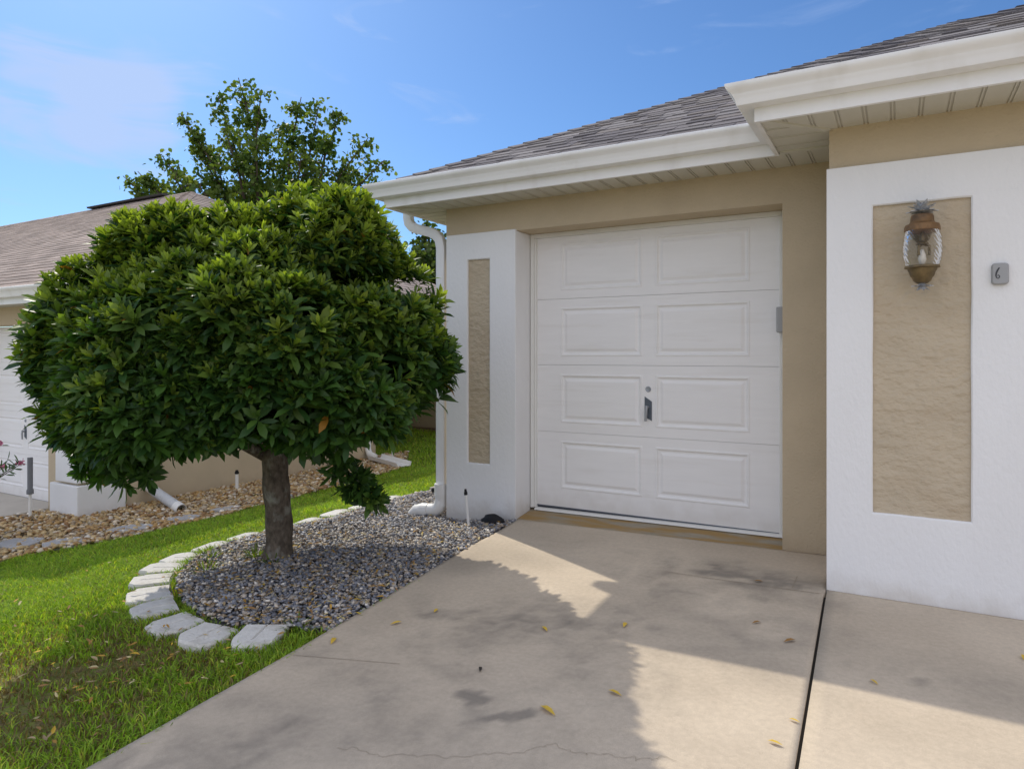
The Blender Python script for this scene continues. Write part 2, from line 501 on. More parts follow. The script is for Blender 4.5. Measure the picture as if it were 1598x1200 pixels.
def slab(name, xl, xr, ys, nx, extra=None):
    """concrete slab between two edge functions; grid top, skirts all round"""
    ys = np.asarray(ys)
    t = np.linspace(0, 1, nx)
    XL = xl(ys); XR = xr(ys)
    X = XL[:, None] * (1 - t) + XR[:, None] * t
    Y = np.repeat(ys[:, None], nx, 1)
    Z = slab_z(X, Y)
    ny = len(ys)
    v = np.stack([X, Y, Z], -1).reshape(-1, 3)
    i = np.arange(ny - 1)[:, None] * nx + np.arange(nx - 1)[None]
    f = np.stack([i, i + 1, i + nx + 1, i + nx], -1).reshape(-1, 4)
    st = np.clip(stain(X, Y), 0, .62).ravel()
    ring = list(range(nx)) + [k * nx + nx - 1 for k in range(1, ny)] + [(ny - 1) * nx + k for k in range(nx - 2, -1, -1)] + [k * nx for k in range(ny - 2, 0, -1)]
    ring = np.array(ring)
    low = v[ring].copy(); low[:, 2] -= .12
    n0 = len(v); nr = len(ring); k = np.arange(nr)
    f2 = np.stack([ring, n0 + k, n0 + (k + 1) % nr, ring[(k + 1) % nr]], -1)
    v = np.vstack([v, low]); st = np.concatenate([st, np.zeros(nr)])
    mats = [M['concrete'], M['crack']]
    faces = [f, f2]; mi = np.zeros(len(f) + len(f2), int)
    if extra:
        cv, cf = [], []
        for path, wd in extra:
            p = np.array(path); o = len(v) + len(cv)
            d = np.gradient(p, axis=0); d /= np.linalg.norm(d, axis=1)[:, None]
            nrm = np.stack([-d[:, 1], d[:, 0]], -1)
            for q, m_, ww in zip(p, nrm, wd if hasattr(wd, '__len__') else [wd] * len(p)):
                for sgn in (1, -1):
                    a = q + m_ * sgn * ww / 2
                    cv.append((a[0], a[1], float(slab_z(a[0], a[1])) + .003))
            for j in range(len(p) - 1): cf.append([o + 2 * j, o + 2 * j + 1, o + 2 * j + 3, o + 2 * j + 2])
        v = np.vstack([v, np.array(cv)]); st = np.concatenate([st, np.zeros(len(cv))])
        faces.append(np.array(cf)); mi = np.concatenate([mi, np.ones(len(cf), int)])
    o = np_mesh(name, v, faces, mats, mi=mi)
    a = o.data.attributes.new('Stain', 'FLOAT', 'POINT'); a.data.foreach_set('value', st)
    return struct(o)


def wig(pts, n=40, amp=.012, seed=1):
    p = np.array(pts, float); t = np.linspace(0, len(p) - 1, n)
    x = np.interp(t, range(len(p)), p[:, 0]); y = np.interp(t, range(len(p)), p[:, 1])
    x += (fbm(t * 4, t * 0, seed, 4) - .5) * amp * 2; y += (fbm(t * 5 + 9, t * 0, seed + 1, 4) - .5) * amp * 2.4
    return list(zip(x, y))


crack = wig([(-1.62, 1.68), (-1.445, 1.722), (-1.253, 1.807), (-1.079, 1.917), (-.971, 2.024), (-.9, 2.01), (-.799, 2.041), (-.703, 2.072), (-.6, 2.12)], 120, .02, 4)
crack2 = wig([(-2.0, 1.9), (-1.8, 1.8), (-1.62, 1.68)], 20, .01, 9)
saw = [(x, 3.83 + .02 * math.sin(x * 2)) for x in np.linspace(-1.15, -.34, 12)]
saw2 = [(-.48, y) for y in np.linspace(3.84, 4.05, 5)]
saw3 = [(x, 2.1 + .02 * (x + 2.28) + .28 * (x + 2.28)) for x in np.linspace(-2.28, -1.8, 10)]
ysl = np.concatenate([[-14, -8, -4, -1.5, 0], np.arange(.4, 4.565, .03), [4.567]])
slab('driveway', edge_x, lambda y: np.where(y < 3.84, joint_x(y) - .006, -.325), ysl, 84,
     [(crack, .0014), (saw, .004), (saw2, .003), (saw3, .0025)])
slab('driveway', lambda y: joint_x(y) + .007, lambda y: 0 * y + 7.5, np.concatenate([[-14, -8, -4, -1.5, 0], np.arange(.4, 3.9, .04), [3.895]]), 150)
mb = MB()
yy = np.linspace(-14, 3.83, 30)
for a, b in zip(yy[:-1], yy[1:]):
    mb.quad((joint_x(a) - .012, a, slab_z(-.3, a) - .018), (joint_x(a) + .012, a, slab_z(-.3, a) - .018),
            (joint_x(b) + .012, b, slab_z(-.3, b) - .018), (joint_x(b) - .012, b, slab_z(-.3, b) - .018))
struct(mb.build('driveway_joint', M['joint']))

# neighbour's drive and the walk beside this house
mb = MB(); mb.box(-16, -8.6, -14, 4.46, -.78, float(terr(-9.5, 4)) + .045); struct(mb.build('driveway', M['pad'], bevel=.01))
mb = MB()
mb.hexa([(-4.22, 5.74, -.5), (-3.2, 5.64, -.5), (-3.2, 15, -.5), (-4.1, 15, -.5),
         (-4.22, 5.74, zr(-1.375)), (-3.2, 5.64, zr(-1.33)), (-3.2, 15, zr(-1.33)), (-4.1, 15, zr(-1.375))])
struct(mb.build('path', M['pad'], bevel=.008))


# -------------------------------------------------------------------- stones
def ico():
    t = (1 + 5 ** .5) / 2
    v = np.array([(-1, t, 0), (1, t, 0), (-1, -t, 0), (1, -t, 0), (0, -1, t), (0, 1, t), (0, -1, -t), (0, 1, -t), (t, 0, -1), (t, 0, 1), (-t, 0, -1), (-t, 0, 1)], float)
    v /= np.linalg.norm(v[0])
    f = np.array([(0, 11, 5), (0, 5, 1), (0, 1, 7), (0, 7, 10), (0, 10, 11), (1, 5, 9), (5, 11, 4), (11, 10, 2), (10, 7, 6), (7, 1, 8),
                  (3, 9, 4), (3, 4, 2), (3, 2, 6), (3, 6, 8), (3, 8, 9), (4, 9, 5), (2, 4, 11), (6, 2, 10), (8, 6, 7), (9, 8, 1)])
    return v, f


def stones(name, poly, n, rmin, rmax, colors, weights, m, flat=.6, jit=.3, lift=.3, smooth_=False, seed=1, layers=.02):
    r = np.random.default_rng(seed)
    P = np.array(poly)
    x = r.uniform(P[:, 0].min(), P[:, 0].max(), n * 4); y = r.uniform(P[:, 1].min(), P[:, 1].max(), n * 4)
    k = inpoly(x, y, poly); x = x[k][:n]; y = y[k][:n]; n = len(x)
    v0, f0 = ico()
    rad = rmin + (rmax - rmin) * r.random(n) ** 1.8
    sc = np.stack([rad * r.uniform(.8, 1.5, n), rad * r.uniform(.7, 1.05, n), rad * r.uniform(flat * .7, flat * 1.2, n)], -1)
    V = v0[None] * (1 + r.uniform(-jit, jit, (n, 12, 1))) * sc[:, None]
    a = r.uniform(0, 6.283, n); b = r.normal(0, .35, n)
    cb, sb = np.cos(b)[:, None], np.sin(b)[:, None]
    X, Z = V[..., 0] * cb - V[..., 2] * sb, V[..., 0] * sb + V[..., 2] * cb
    V[..., 0] = X; V[..., 2] = Z
    ca, sa = np.cos(a)[:, None], np.sin(a)[:, None]
    X, Y = V[..., 0] * ca - V[..., 1] * sa, V[..., 0] * sa + V[..., 1] * ca
    V[..., 0] = X + x[:, None]; V[..., 1] = Y + y[:, None]
    V[..., 2] += (terr(x, y) + rad * lift + r.uniform(0, layers, n) + (fbm(x * 3, y * 3, seed) - .5) * .03 + .012)[:, None]
    F = (f0[None] + (np.arange(n) * 12)[:, None, None]).reshape(-1, 3)
    C = np.array(colors)[r.choice(len(colors), n, p=np.array(weights) / sum(weights))] * r.uniform(.75, 1.25, (n, 1))
    return np_mesh(name, V.reshape(-1, 3), F, m, cols=np.repeat(C, 12, 0), smooth_=smooth_)


g = stones('gravel', BED, 30000, .005, .0155, [(.235, .24, .27), (.14, .145, .17), (.36, .345, .335), (.52, .45, .37), (.30, .23, .16), (.66, .61, .54)],
           [4.6, 4.2, 2.8, 2.6, 2.6, 1.0], M['gravel'], seed=3)
tag(g, 'blue grey crushed gravel filling the bed under the round tree', 'gravel', kind='stuff')
g = stones('river_rock', ROCKS, 14500, .013, .034, [(.40, .25, .10), (.50, .37, .19), (.27, .15, .065), (.60, .50, .36), (.36, .28, .19), (.68, .62, .52)],
           [4, 4, 2, 2, 2, .8], M['river'], flat=.6, jit=.12, smooth_=True, seed=5, layers=.025)
tag(g, 'tan and brown river rock along the base of the neighbouring house', 'rocks', kind='stuff')


# ------------------------------------------------------------- edging stones
EDG = [(-2.578, 2.174), (-2.83, 2.09), (-3.1, 2.105), (-3.376, 2.19), (-3.62, 2.31), (-3.866, 2.485), (-4.06, 2.69), (-4.24, 2.95), (-4.36, 3.26), (-4.41, 3.6),
       (-4.42, 3.95), (-4.46, 4.3), (-4.48, 4.65), (-4.46, 5.0), (-4.42, 5.35)]
_e = []
for _i, (_x, _y) in enumerate(EDG):
    _a = EDG[max(0, _i - 1)]; _b = EDG[min(len(EDG) - 1, _i + 1)]
    _e.append((_x, _y, math.atan2(-(_b[1] - _a[1]), -(_b[0] - _a[0])) + (.1 if _i == 0 else 0)))
EDG = _e
ordn = ['flat end one nearest the driveway', 'second from the driveway, with a middle groove', 'third from the driveway at the bottom of the curve',
        'fourth from the driveway where the curve turns uphill', 'fifth from the driveway at the leftmost bulge',
        'sixth from the driveway on the left of the curve', 'seventh from the driveway, narrow and sunk in grass',
        'eighth from the driveway, left of the trunk', 'ninth from the driveway, starting the long back run',
        'tenth from the driveway, just left of the trunk', 'partly hidden right behind the trunk',
        'fourth from the far walk, right of the trunk', 'third from the far walk', 'second from the far walk, under the drooping branch', 'last one touching the concrete walk']


def edger(i, x, y, a):
    r = random.Random(40 + i)
    w = .222 if i < 7 else .30
    dp = r.uniform(.205, .235) if i < 8 else .18
    h = .062 + r.uniform(-.006, .008)
    # local: u along the curve, v outwards (towards the lawn)
    out = [(-w / 2 * .9, -dp / 2), (w / 2 * .9, -dp / 2), (w / 2, dp / 2 * .40), (w * .43, dp / 2 * .66), (w * .30, dp / 2), (-w * .30, dp / 2), (-w * .43, dp / 2 * .66), (-w / 2, dp / 2 * .40)]
    out = [(u + r.uniform(-.009, .009), v + r.uniform(-.012, .012)) for u, v in out]
    a += r.uniform(-.07, .07)
    ca, sa = math.cos(a), math.sin(a)
    z0 = float(terr(x, y)) - .032
    tl = r.uniform(-.03, .03); tw = r.uniform(-.05, .05)
    W = lambda u, v, z: (x + u * ca + v * sa, y + u * sa - v * ca, z0 + z + u * tw + v * tl)
    gw = .007
    mb = MB()
    n = 8
    # top face split by a groove down the middle (u=0)
    L = [p for p in out if p[0] < 0]; Rr = [p for p in out if p[0] >= 0]
    lpts = [out[7], out[0]]
    vs = [W(u, v, 0) for u, v in out] + [W(u, v, h - .012) for u, v in out] + [W(u * .955, v * .955, h) for u, v in out]
    o = mb.add(vs, [])
    fs = []
    for k in range(n):
        b = (k + 1) % n
        fs.append([o + k, o + b, o + n + b, o + n + k]); fs.append([o + n + k, o + n + b, o + 2 * n + b, o + 2 * n + k])
    v0 = -dp / 2 * .955; v1 = dp / 2 * .955 * .55
    T = o + 2 * n
    g0 = mb.add([W(-gw, v0, h), W(gw, v0, h), W(gw, v1, h), W(-gw, v1, h), W(0, v0, h - .016), W(0, v1, h - .016)], [])
    if i >= 8:
        fs.append([T + k for k in range(n)])
    else:
        fs.append([T + 1, T + 2, T + 3, T + 4, g0 + 2, g0 + 1]); fs.append([T + 6, T + 7, T + 0, g0 + 0, g0 + 3, T + 5])
        fs.append([T + 4, T + 5, g0 + 3, g0 + 2])
        fs.append([g0, g0 + 4, g0 + 5, g0 + 3]); fs.append([g0 + 1, g0 + 2, g0 + 5, g0 + 4]); fs.append([g0 + 2, g0 + 3, g0 + 5])
    mb.f += fs; mb.mi += [0] * len(fs)
    ob = mb.build('edging_stone', M['stone'])
    recenter(ob, (x, y, z0))
    tag(ob, 'off white scalloped edging stone, ' + ordn[i], 'edging stone', 'edging stones round the gravel bed')


for i, e in enumerate(EDG): edger(i, *e)

# stepping stones along the river rock
STEPS = [(-7.28, 3.36, .17, .22, .5), (-6.86, 3.56, .15, .22, .5), (-6.78, 4.14, .15, .21, .8), (-6.7, 4.66, .14, .18, 1.0), (-6.66, 5.2, .13, .17, 1.2), (-6.66, 5.95, .13, .16, 1.4), (-6.62, 7.1, .14, .2, 1.6)]
slab_l = ['leftmost, beside the upright grey sleeve', 'second from the left above the shaded grass', 'third from the left below the bent drain pipe',
          'fourth from the left near the drain pipe mouth', 'fifth from the left', 'sixth, just left of the tree trunk', 'farthest, right of the tree trunk']
for i, (x, y, a, b, rot) in enumerate(STEPS):
    r = random.Random(i + 90)
    n = 9; mb = MB(); z0 = float(terr(x, y)) + .012
    pts = []
    for k in range(n):
        t = 2 * math.pi * k / n + r.uniform(-.15, .15); q = r.uniform(.85, 1.12)
        u, v = b * q * math.cos(t), a * q * math.sin(t)
        pts.append((x + u * math.cos(rot) - v * math.sin(rot), y + u * math.sin(rot) + v * math.cos(rot)))
    vs = [(p[0], p[1], z0 - .03) for p in pts] + [(p[0], p[1], float(terr(p[0], p[1])) + .05) for p in pts]
    mb.add(vs, [[k, (k + 1) % n, n + (k + 1) % n, n + k] for k in range(n)] + [[n + k for k in range(n)]])
    o = mb.build('stepping_stone', M['flag'], bevel=.006); recenter(o, (x, y, z0 - .03))
    tag(o, 'flat grey stepping stone in brown rocks, ' + slab_l[i], 'stepping stone', 'stepping stones in the river rock')


# --------------------------------------------------------------------- grass
def grass():
    r = np.random.default_rng(12)
    parts = []
    def region(n, x0, x1, y0, y1, hmin, hmax, w):
        x = r.uniform(x0, x1, n); y = r.uniform(y0, y1, n)
        k = (x < edge_x(y) - .01 - .05 * r.random(n) + .035) & ~inpoly(x, y, BED)
        k &= ~(inpoly(x, y, ROCKS) & (r.random(n) > .03))
        k &= ~((x > -4.3) & (y > 5.6)) & ~((x < -8.58) & (y < 4.5)) & ~((x < -7.9) & (y > 4.2) & (y < 9.25))
        for ex, ey, a in EDG:
            k &= ((x - ex) ** 2 + (y - ey) ** 2) > .112 ** 2
        for sx, sy, a, b, rot in STEPS:
            k &= ((x - sx) ** 2 + (y - sy) ** 2) > .25 ** 2
        # thin, dead patches near the front of the bed
        dead = np.exp(-(((x + 2.95) / .55) ** 2 + ((y - 1.72) / .28) ** 2)) + .8 * np.exp(-(((x + 2.75) / .3) ** 2 + ((y - 1.35) / .25) ** 2)) + .7 * np.exp(-(((x + 3.3) / .3) ** 2 + ((y - 1.3) / .3) ** 2))
        dead = dead * np.clip(fbm(x * 4, y * 4, 33) * 3 - .6, 0, 1.3)
        pat = fbm(x * 2.2, y * 2.2, 8)
        k &= r.random(n) > np.clip(dead * .62 + np.clip(.36 - pat, 0, .3) * 2.2, 0, .93)
        hs = hmin + (hmax - hmin) * r.random(n) * (.5 + pat)
        parts.append((x[k], y[k], hs[k] * (1 - .45 * np.clip(dead[k], 0, 1)), np.full(k.sum(), w) * r.uniform(.7, 1.3, k.sum()), dead[k], pat[k]))
    region(150000, -6.9, -2.1, .6, 3.2, .024, .066, .0055)
    region(46000, -6.9, -4.0, 3.0, 5.2, .035, .08, .008)
    region(36000, -7.2, -4.0, 5.2, 8.5, .04, .085, .010)
    region(26000, -10.5, -4.0, 8.4, 13.2, .05, .1, .014)
    region(9000, -9.5, -2.0, -2.0, .6, .04, .08, .012)
    x, y, h, w, dead, pat = [np.concatenate(c) for c in zip(*parts)]
    n = len(x)
    z = terr(x, y) - .012 + (fbm(x * 1.7, y * 1.7, 3) - .5) * .03
    a = r.uniform(0, 6.283, n); lean = r.uniform(.2, 1.3, n); la = r.uniform(0, 6.283, n)
    dx, dy = np.cos(a), np.sin(a); lx, ly = np.cos(la) * lean * h, np.sin(la) * lean * h
    V = np.empty((n, 5, 3))
    V[:, 0] = np.stack([x - dx * w / 2, y - dy * w / 2, z], -1); V[:, 1] = np.stack([x + dx * w / 2, y + dy * w / 2, z], -1)
    mz = z + h * .62
    V[:, 2] = np.stack([x + lx * .35 - dx * w * .42, y + ly * .35 - dy * w * .42, mz], -1)
    V[:, 3] = np.stack([x + lx * .35 + dx * w * .42, y + ly * .35 + dy * w * .42, mz], -1)
    V[:, 4] = np.stack([x + lx, y + ly, z + h * (1 - .25 * lean)], -1)
    i = np.arange(n)[:, None] * 5
    q = i + np.array([[0, 1, 3, 2]]); t = i + np.array([[2, 3, 4]])
    green = np.array([.29, .44, .045]); yel = np.array([.50, .53, .08]); dark = np.array([.155, .26, .03]); dry = np.array([.27, .2, .09])
    u = r.random((n, 1))
    C = np.where(u < .66, green, np.where(u < .78, yel, dark)) * r.uniform(.75, 1.25, (n, 1))
    C = C * (.8 + .45 * pat[:, None])
    isdry = r.random(n) < (.05 + .75 * np.clip(dead, 0, 1))
    C[isdry] = dry * r.uniform(.5, 1.15, (isdry.sum(), 1))
    o = np_mesh('grass', V.reshape(-1, 3), [q, t], M['grass'], cols=np.repeat(C, 5, 0))
    tag(o, 'bright green lawn grass sloping between the two houses', 'grass', kind='stuff')


grass()


# --------------------------------------------------------- leaves generator
def leaf_batch(base, dirv, nrm, length, width, bend, fold, col):
    """one leaf per row: 8 verts, 4 tris + 2 quads"""
    n = len(base)
    S = np.cross(dirv, nrm); S /= np.linalg.norm(S, axis=1)[:, None] + 1e-9
    l = length[:, None]; w = width[:, None]
    def P(t, s, b):
        return base + dirv * l * t + S * w * s - nrm * l * b * bend[:, None] + nrm * (abs(s) * w * fold)
    V = np.stack([P(0, 0, 0), P(.42, -.42, .12), P(.40, 0, .12), P(.42, .42, .12), P(.74, -.43, .42), P(.74, 0, .42), P(.74, .43, .42), P(1, 0, 1)], 1)
    i = np.arange(n)[:, None] * 8
    T = np.concatenate([i + np.array([[0, 1, 2]]), i + np.array([[0, 2, 3]]), i + np.array([[4, 7, 5]]), i + np.array([[5, 7, 6]])])
    Q = np.concatenate([i + np.array([[1, 4, 5, 2]]), i + np.array([[2, 5, 6, 3]])])
    return V.reshape(-1, 3), T, Q, np.repeat(col, 8, 0)


def unit(a):
    return a / (np.linalg.norm(a, axis=-1, keepdims=True) + 1e-9)


YAW = R(29.43)
LAT = np.array([math.cos(YAW), math.sin(YAW), 0]); DEP = np.array([-math.sin(YAW), math.cos(YAW), 0])


def tree_front():
    bx, by = -3.497, 3.10
    bz = float(terr(bx, by))
    root = thing('ornamental_tree', 'small round clipped evergreen tree on a single trunk in the gravel bed', 'tree', (bx, by, bz))
    r = np.random.default_rng(21)
    # --- crown
    cx0 = np.array([bx, by, 0]) - LAT * .19 + DEP * .02
    zc = zr(-.08)
    lob = []                      # centre (lateral, depth, height), radius
    golden = math.pi * (3 - 5 ** .5)
    N = 92
    for i in range(N):
        zz = 1 - 2 * (i + .5) / N
        if zz < -.62: continue
        ph = i * golden
        rad = math.sqrt(1 - zz * zz)
        if zz > 0:                # box-topped dome above the widest line, flat skirt below
            hz = 1.02 * zz ** .9
            rr = 1.36 * (1 - (hz / 1.16) ** 3) ** (1 / 3)
            rr *= min(1., rad * 1.25)
        else:
            hz = .62 * zz; rr = 1.36 * rad ** .8
        k = r.uniform(.78, .95)
        lr = r.uniform(.2, .40)
        lob.append((rr * k * math.cos(ph), rr * k * math.sin(ph) * .93, hz * k, lr))
    lob = [np.array(l) * np.array([.75, .73, .74, .82]) + np.array([.055, 0, -.02, 0]) for l in lob]
    OUT = [(-.24, 1.04), (-.5, 1.11), (-.8, 1.04), (-1.06, .98), (-1.16, .66), (-1.36, .36), (-1.5, .18), (-1.42, -.12), (-1.22, -.46), (-1.02, -.74), (-.8, -.80), (-.55, -.74), (-.3, -.62),
           (.02, 1.02), (.2, 1.06), (.41, 1.14), (.62, 1.16), (.82, 1.12), (1.0, 1.0), (1.12, .84), (1.3, .34), (1.38, .14), (1.46, -.02), (1.36, -.24), (1.14, -.36), (.85, -.40), (.55, -.40)]
    for k, (u, z) in enumerate(OUT):
        u = u * .94 + (.015 if u < -1.1 else .05); z = z - (.085 if u < 0 else .055) if z > .5 else (z - .03 if z > 0 else z * .90 + .03)
        o = np.array([u, z - .15]); o /= np.linalg.norm(o)
        lr = r.uniform(.17, .25)
        lob.append(np.array([u - o[0] * (lr + .07), r.uniform(-.38, .12), z - o[1] * (lr + .07), lr]))
    for u, w, z, lr in [(.60, -.2, -.52, .07), (.68, -.2, -.64, .085), (.80, -.2, -.72, .075), (.90, -.2, -.80, .05), (.30, -.3, -.58, .06), (-.84, -.2, -.74, .10), (-.64, -.3, -.72, .10), (-1.0, -.1, -.62, .12)]:
        lob.append(np.array([u, w, z, lr]))
    lob = np.array(lob)
    lob[:, 1] -= np.where(lob[:, 0] < 0, -.28, .2) * lob[:, 0]; lob[:, 2] *= np.where(lob[:, 0] < 0, np.where(lob[:, 2] < 0, .86, np.where(lob[:, 2] > .45, .91, 1.)), 1.); lob[:, 0] *= np.where(lob[:, 0] < 0, .765 + .04 * np.clip(lob[:, 2], -1, 1), 1.); lob[:, 1] -= .10 * np.clip(lob[:, 2], 0, 2)
    C = lob[:, :3]; RR = lob[:, 3]
    pts = []; nr_ = []
    for (u, w, z, lr) in lob:
        m = int(560 * lr * lr / .1)
        d = unit(r.normal(size=(m, 3)))
        d[:, 2] = np.where(d[:, 2] < -.75, -d[:, 2], d[:, 2])
        p = np.array([u, w, z]) + d * lr * r.uniform(.72, 1.08, (m, 1))
        pts.append(p); nr_.append(d)
    p = np.vstack(pts); d = np.vstack(nr_)
    # drop what lies deep inside other lobes
    dist = np.sqrt(((p[:, None] - C[None]) ** 2).sum(-1)) / RR[None]
    depth = np.sort(dist, 1)[:, 0]
    keep = depth > .66
    p, d = p[keep], d[keep]
    # notch in the upper right flank where the dark inside shows
    notch = ((p[:, 0] - .95) / .34) ** 2 + ((p[:, 2] - .50) / .11) ** 2 < 1
    keep = ~(notch & (p[:, 1] < .6) & (r.random(len(p)) < .93))
    # open underside
    keep &= ~((p[:, 2] < -.48) & (np.hypot(p[:, 0], p[:, 1]) < .55))
    keep &= ~((p[:, 2] < -.42) & (r.random(len(p)) < .5))
    p, d = p[keep], d[keep]
    # gaps between the boughs
    gn = fbm(p[:, 0] * 2.6 + 3 + p[:, 1] * .8, p[:, 2] * 3.4 + p[:, 1] * 1.3, 61, 3)
    deep = np.sqrt((p[:, 0] / 1.42) ** 2 + (p[:, 1] / 1.3) ** 2 + (np.where(p[:, 2] > 0, p[:, 2] / 1.1, p[:, 2] / .8)) ** 2)
    keep = ~((gn < .43) & (deep > .80) & (r.random(len(p)) < .88))
    p, d = p[keep], d[keep]
    # inner twigs
    m = 1000
    q = r.normal(size=(m, 3)); q = unit(q) * (r.uniform(.3, .86, (m, 1)))
    q = q * np.array([1.05, .85, .66]) + np.array([.05, 0, .16]); q[:, 1] -= np.where(q[:, 0] < 0, -.28, .2) * q[:, 0]; q = q[q[:, 2] > -.42]
    nout = len(p)
    p = np.vstack([p, q]); d = np.vstack([d, unit(q)])
    outer = np.arange(len(p)) < nout
    M_ = len(p)
    rcen = np.sqrt((p[:, 0] / 1.45) ** 2 + (p[:, 1] / 1.4) ** 2 + (np.where(p[:, 2] > 0, p[:, 2] / 1.12, p[:, 2] / .8)) ** 2)
    glob = unit(np.stack([p[:, 0], p[:, 1], p[:, 2] * 1.2], -1))
    up = np.array([0, 0, 1.])
    hang = (p[:, 2] < -.45)
    ax = unit(d * .5 + glob * .45 + up * np.where(hang, -.05, .85)[:, None] + r.normal(0, .24, (M_, 3)))
    W = lambda a: a[:, :1] * LAT + a[:, 1:2] * DEP + a[:, 2:3] * up
    pos = W(p) + cx0 + np.array([0, 0, zc]); ax = unit(W(ax))
    K = 12
    e1 = unit(np.cross(ax, r.normal(size=(M_, 3)))); e2 = np.cross(ax, e1)
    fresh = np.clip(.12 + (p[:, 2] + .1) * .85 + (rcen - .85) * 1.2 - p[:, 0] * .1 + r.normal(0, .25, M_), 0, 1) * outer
    size = r.uniform(.66, 1.28, M_) * np.where(p[:, 2] > .45, .84, 1.06)
    B, D_, Nn, Ln, Wd, Bd, Cc = [], [], [], [], [], [], []
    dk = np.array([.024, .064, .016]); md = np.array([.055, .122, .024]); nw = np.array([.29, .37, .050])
    for k in range(K):
        t = k / (K - 1)
        th = R(10) + R(74) * t ** .95 + r.normal(0, .14, M_)
        ph = k * 2.39996 + r.uniform(0, .7, M_)
        rd = e1 * np.cos(ph)[:, None] + e2 * np.sin(ph)[:, None]
        dv = ax * np.cos(th)[:, None] + rd * np.sin(th)[:, None]
        nn = ax * np.sin(th)[:, None] - rd * np.cos(th)[:, None]
        # twist so blades catch light differently
        tw = r.normal(0, .25, M_)[:, None]
        sd = np.cross(dv, nn); nn = unit(nn * np.cos(tw) + sd * np.sin(tw))
        B.append(pos - ax * (t * .055)[..., None] if hasattr(t, 'shape') else pos - ax * (t * .055))
        D_.append(dv); Nn.append(nn)
        L_ = (.060 + .046 * min(1, t * 1.6)) * size * r.uniform(.8, 1.15, M_)
        Ln.append(L_); Wd.append(L_ * r.uniform(.28, .36, M_)); Bd.append(r.uniform(.02, .24, M_))
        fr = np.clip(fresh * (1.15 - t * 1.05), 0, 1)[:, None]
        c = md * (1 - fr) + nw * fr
        c = np.where(outer[:, None], c, dk * .85)  # inner leaves coloured darker so gaps in the crown look shaded
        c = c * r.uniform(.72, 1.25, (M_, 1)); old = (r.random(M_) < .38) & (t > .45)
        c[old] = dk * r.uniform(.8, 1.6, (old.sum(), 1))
        yl = (r.random(M_) < .006) & (t > .5)
        c[yl] = np.array([.40, .19, .03]) * r.uniform(.4, 1.1, (yl.sum(), 1))
        Cc.append(c)
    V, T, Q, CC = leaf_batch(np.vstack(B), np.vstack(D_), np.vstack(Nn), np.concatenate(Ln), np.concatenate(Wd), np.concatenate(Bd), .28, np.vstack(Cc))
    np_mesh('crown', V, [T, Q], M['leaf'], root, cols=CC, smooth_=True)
    # --- trunk and limbs
    mb = MB()
    zt = zr(-.62)
    base = Vector((bx, by, bz))
    P = []; RD = []
    for t in np.linspace(0, 1, 16):
        P.append(base + Vector((.012 * math.sin(t * 4) + .004 * t, .012 * math.sin(t * 6), -.05 + t * (zt - bz + .05))))
        RD.append(.083 + .055 * math.exp(-t * 13) + .004 * math.sin(t * 21))
    mb.tube(P, RD, 18)
    top = P[-1]
    rl = random.Random(4)
    limbs = list(C[r.choice(len(C), 26, replace=False)])
    for (u, w, z) in limbs:
        tgt = Vector(tuple(cx0 + LAT * u + DEP * w + np.array([0, 0, zc + z])))
        s0 = top + Vector((rl.uniform(-.03, .03), rl.uniform(-.03, .03), rl.uniform(-.06, .02)))
        mid = s0.lerp(tgt, .5) + Vector((rl.uniform(-.08, .08), rl.uniform(-.08, .08), .10))
        pts = [s0, s0.lerp(mid, .5) + Vector((0, 0, .05)), mid, mid.lerp(tgt, .6), tgt]
        mb.tube(pts, [.042, .032, .022, .014, .006], 7)
    tgt = [(.42, -.16, -.30), (.58, -.2, -.56), (.82, -.2, -.78)]
    mb.tube([Vector(tuple(cx0 + LAT * u + DEP * w + np.array([0, 0, zc + z]))) for u, w, z in tgt], [.012, .009, .004], 6)
    mb.build('trunk', M['bark'], root, smooth_=True)
    return bx, by, bz


TB = tree_front()


# -------------------------------------------------------- background trees
def to_world(px, py, Z):
    u = (px - 799) / 1066.; v = -(py - 553) / 1066.
    p = DEP * Z + LAT * (u * Z)
    return np.array([p[0], p[1], zr(v * Z)])


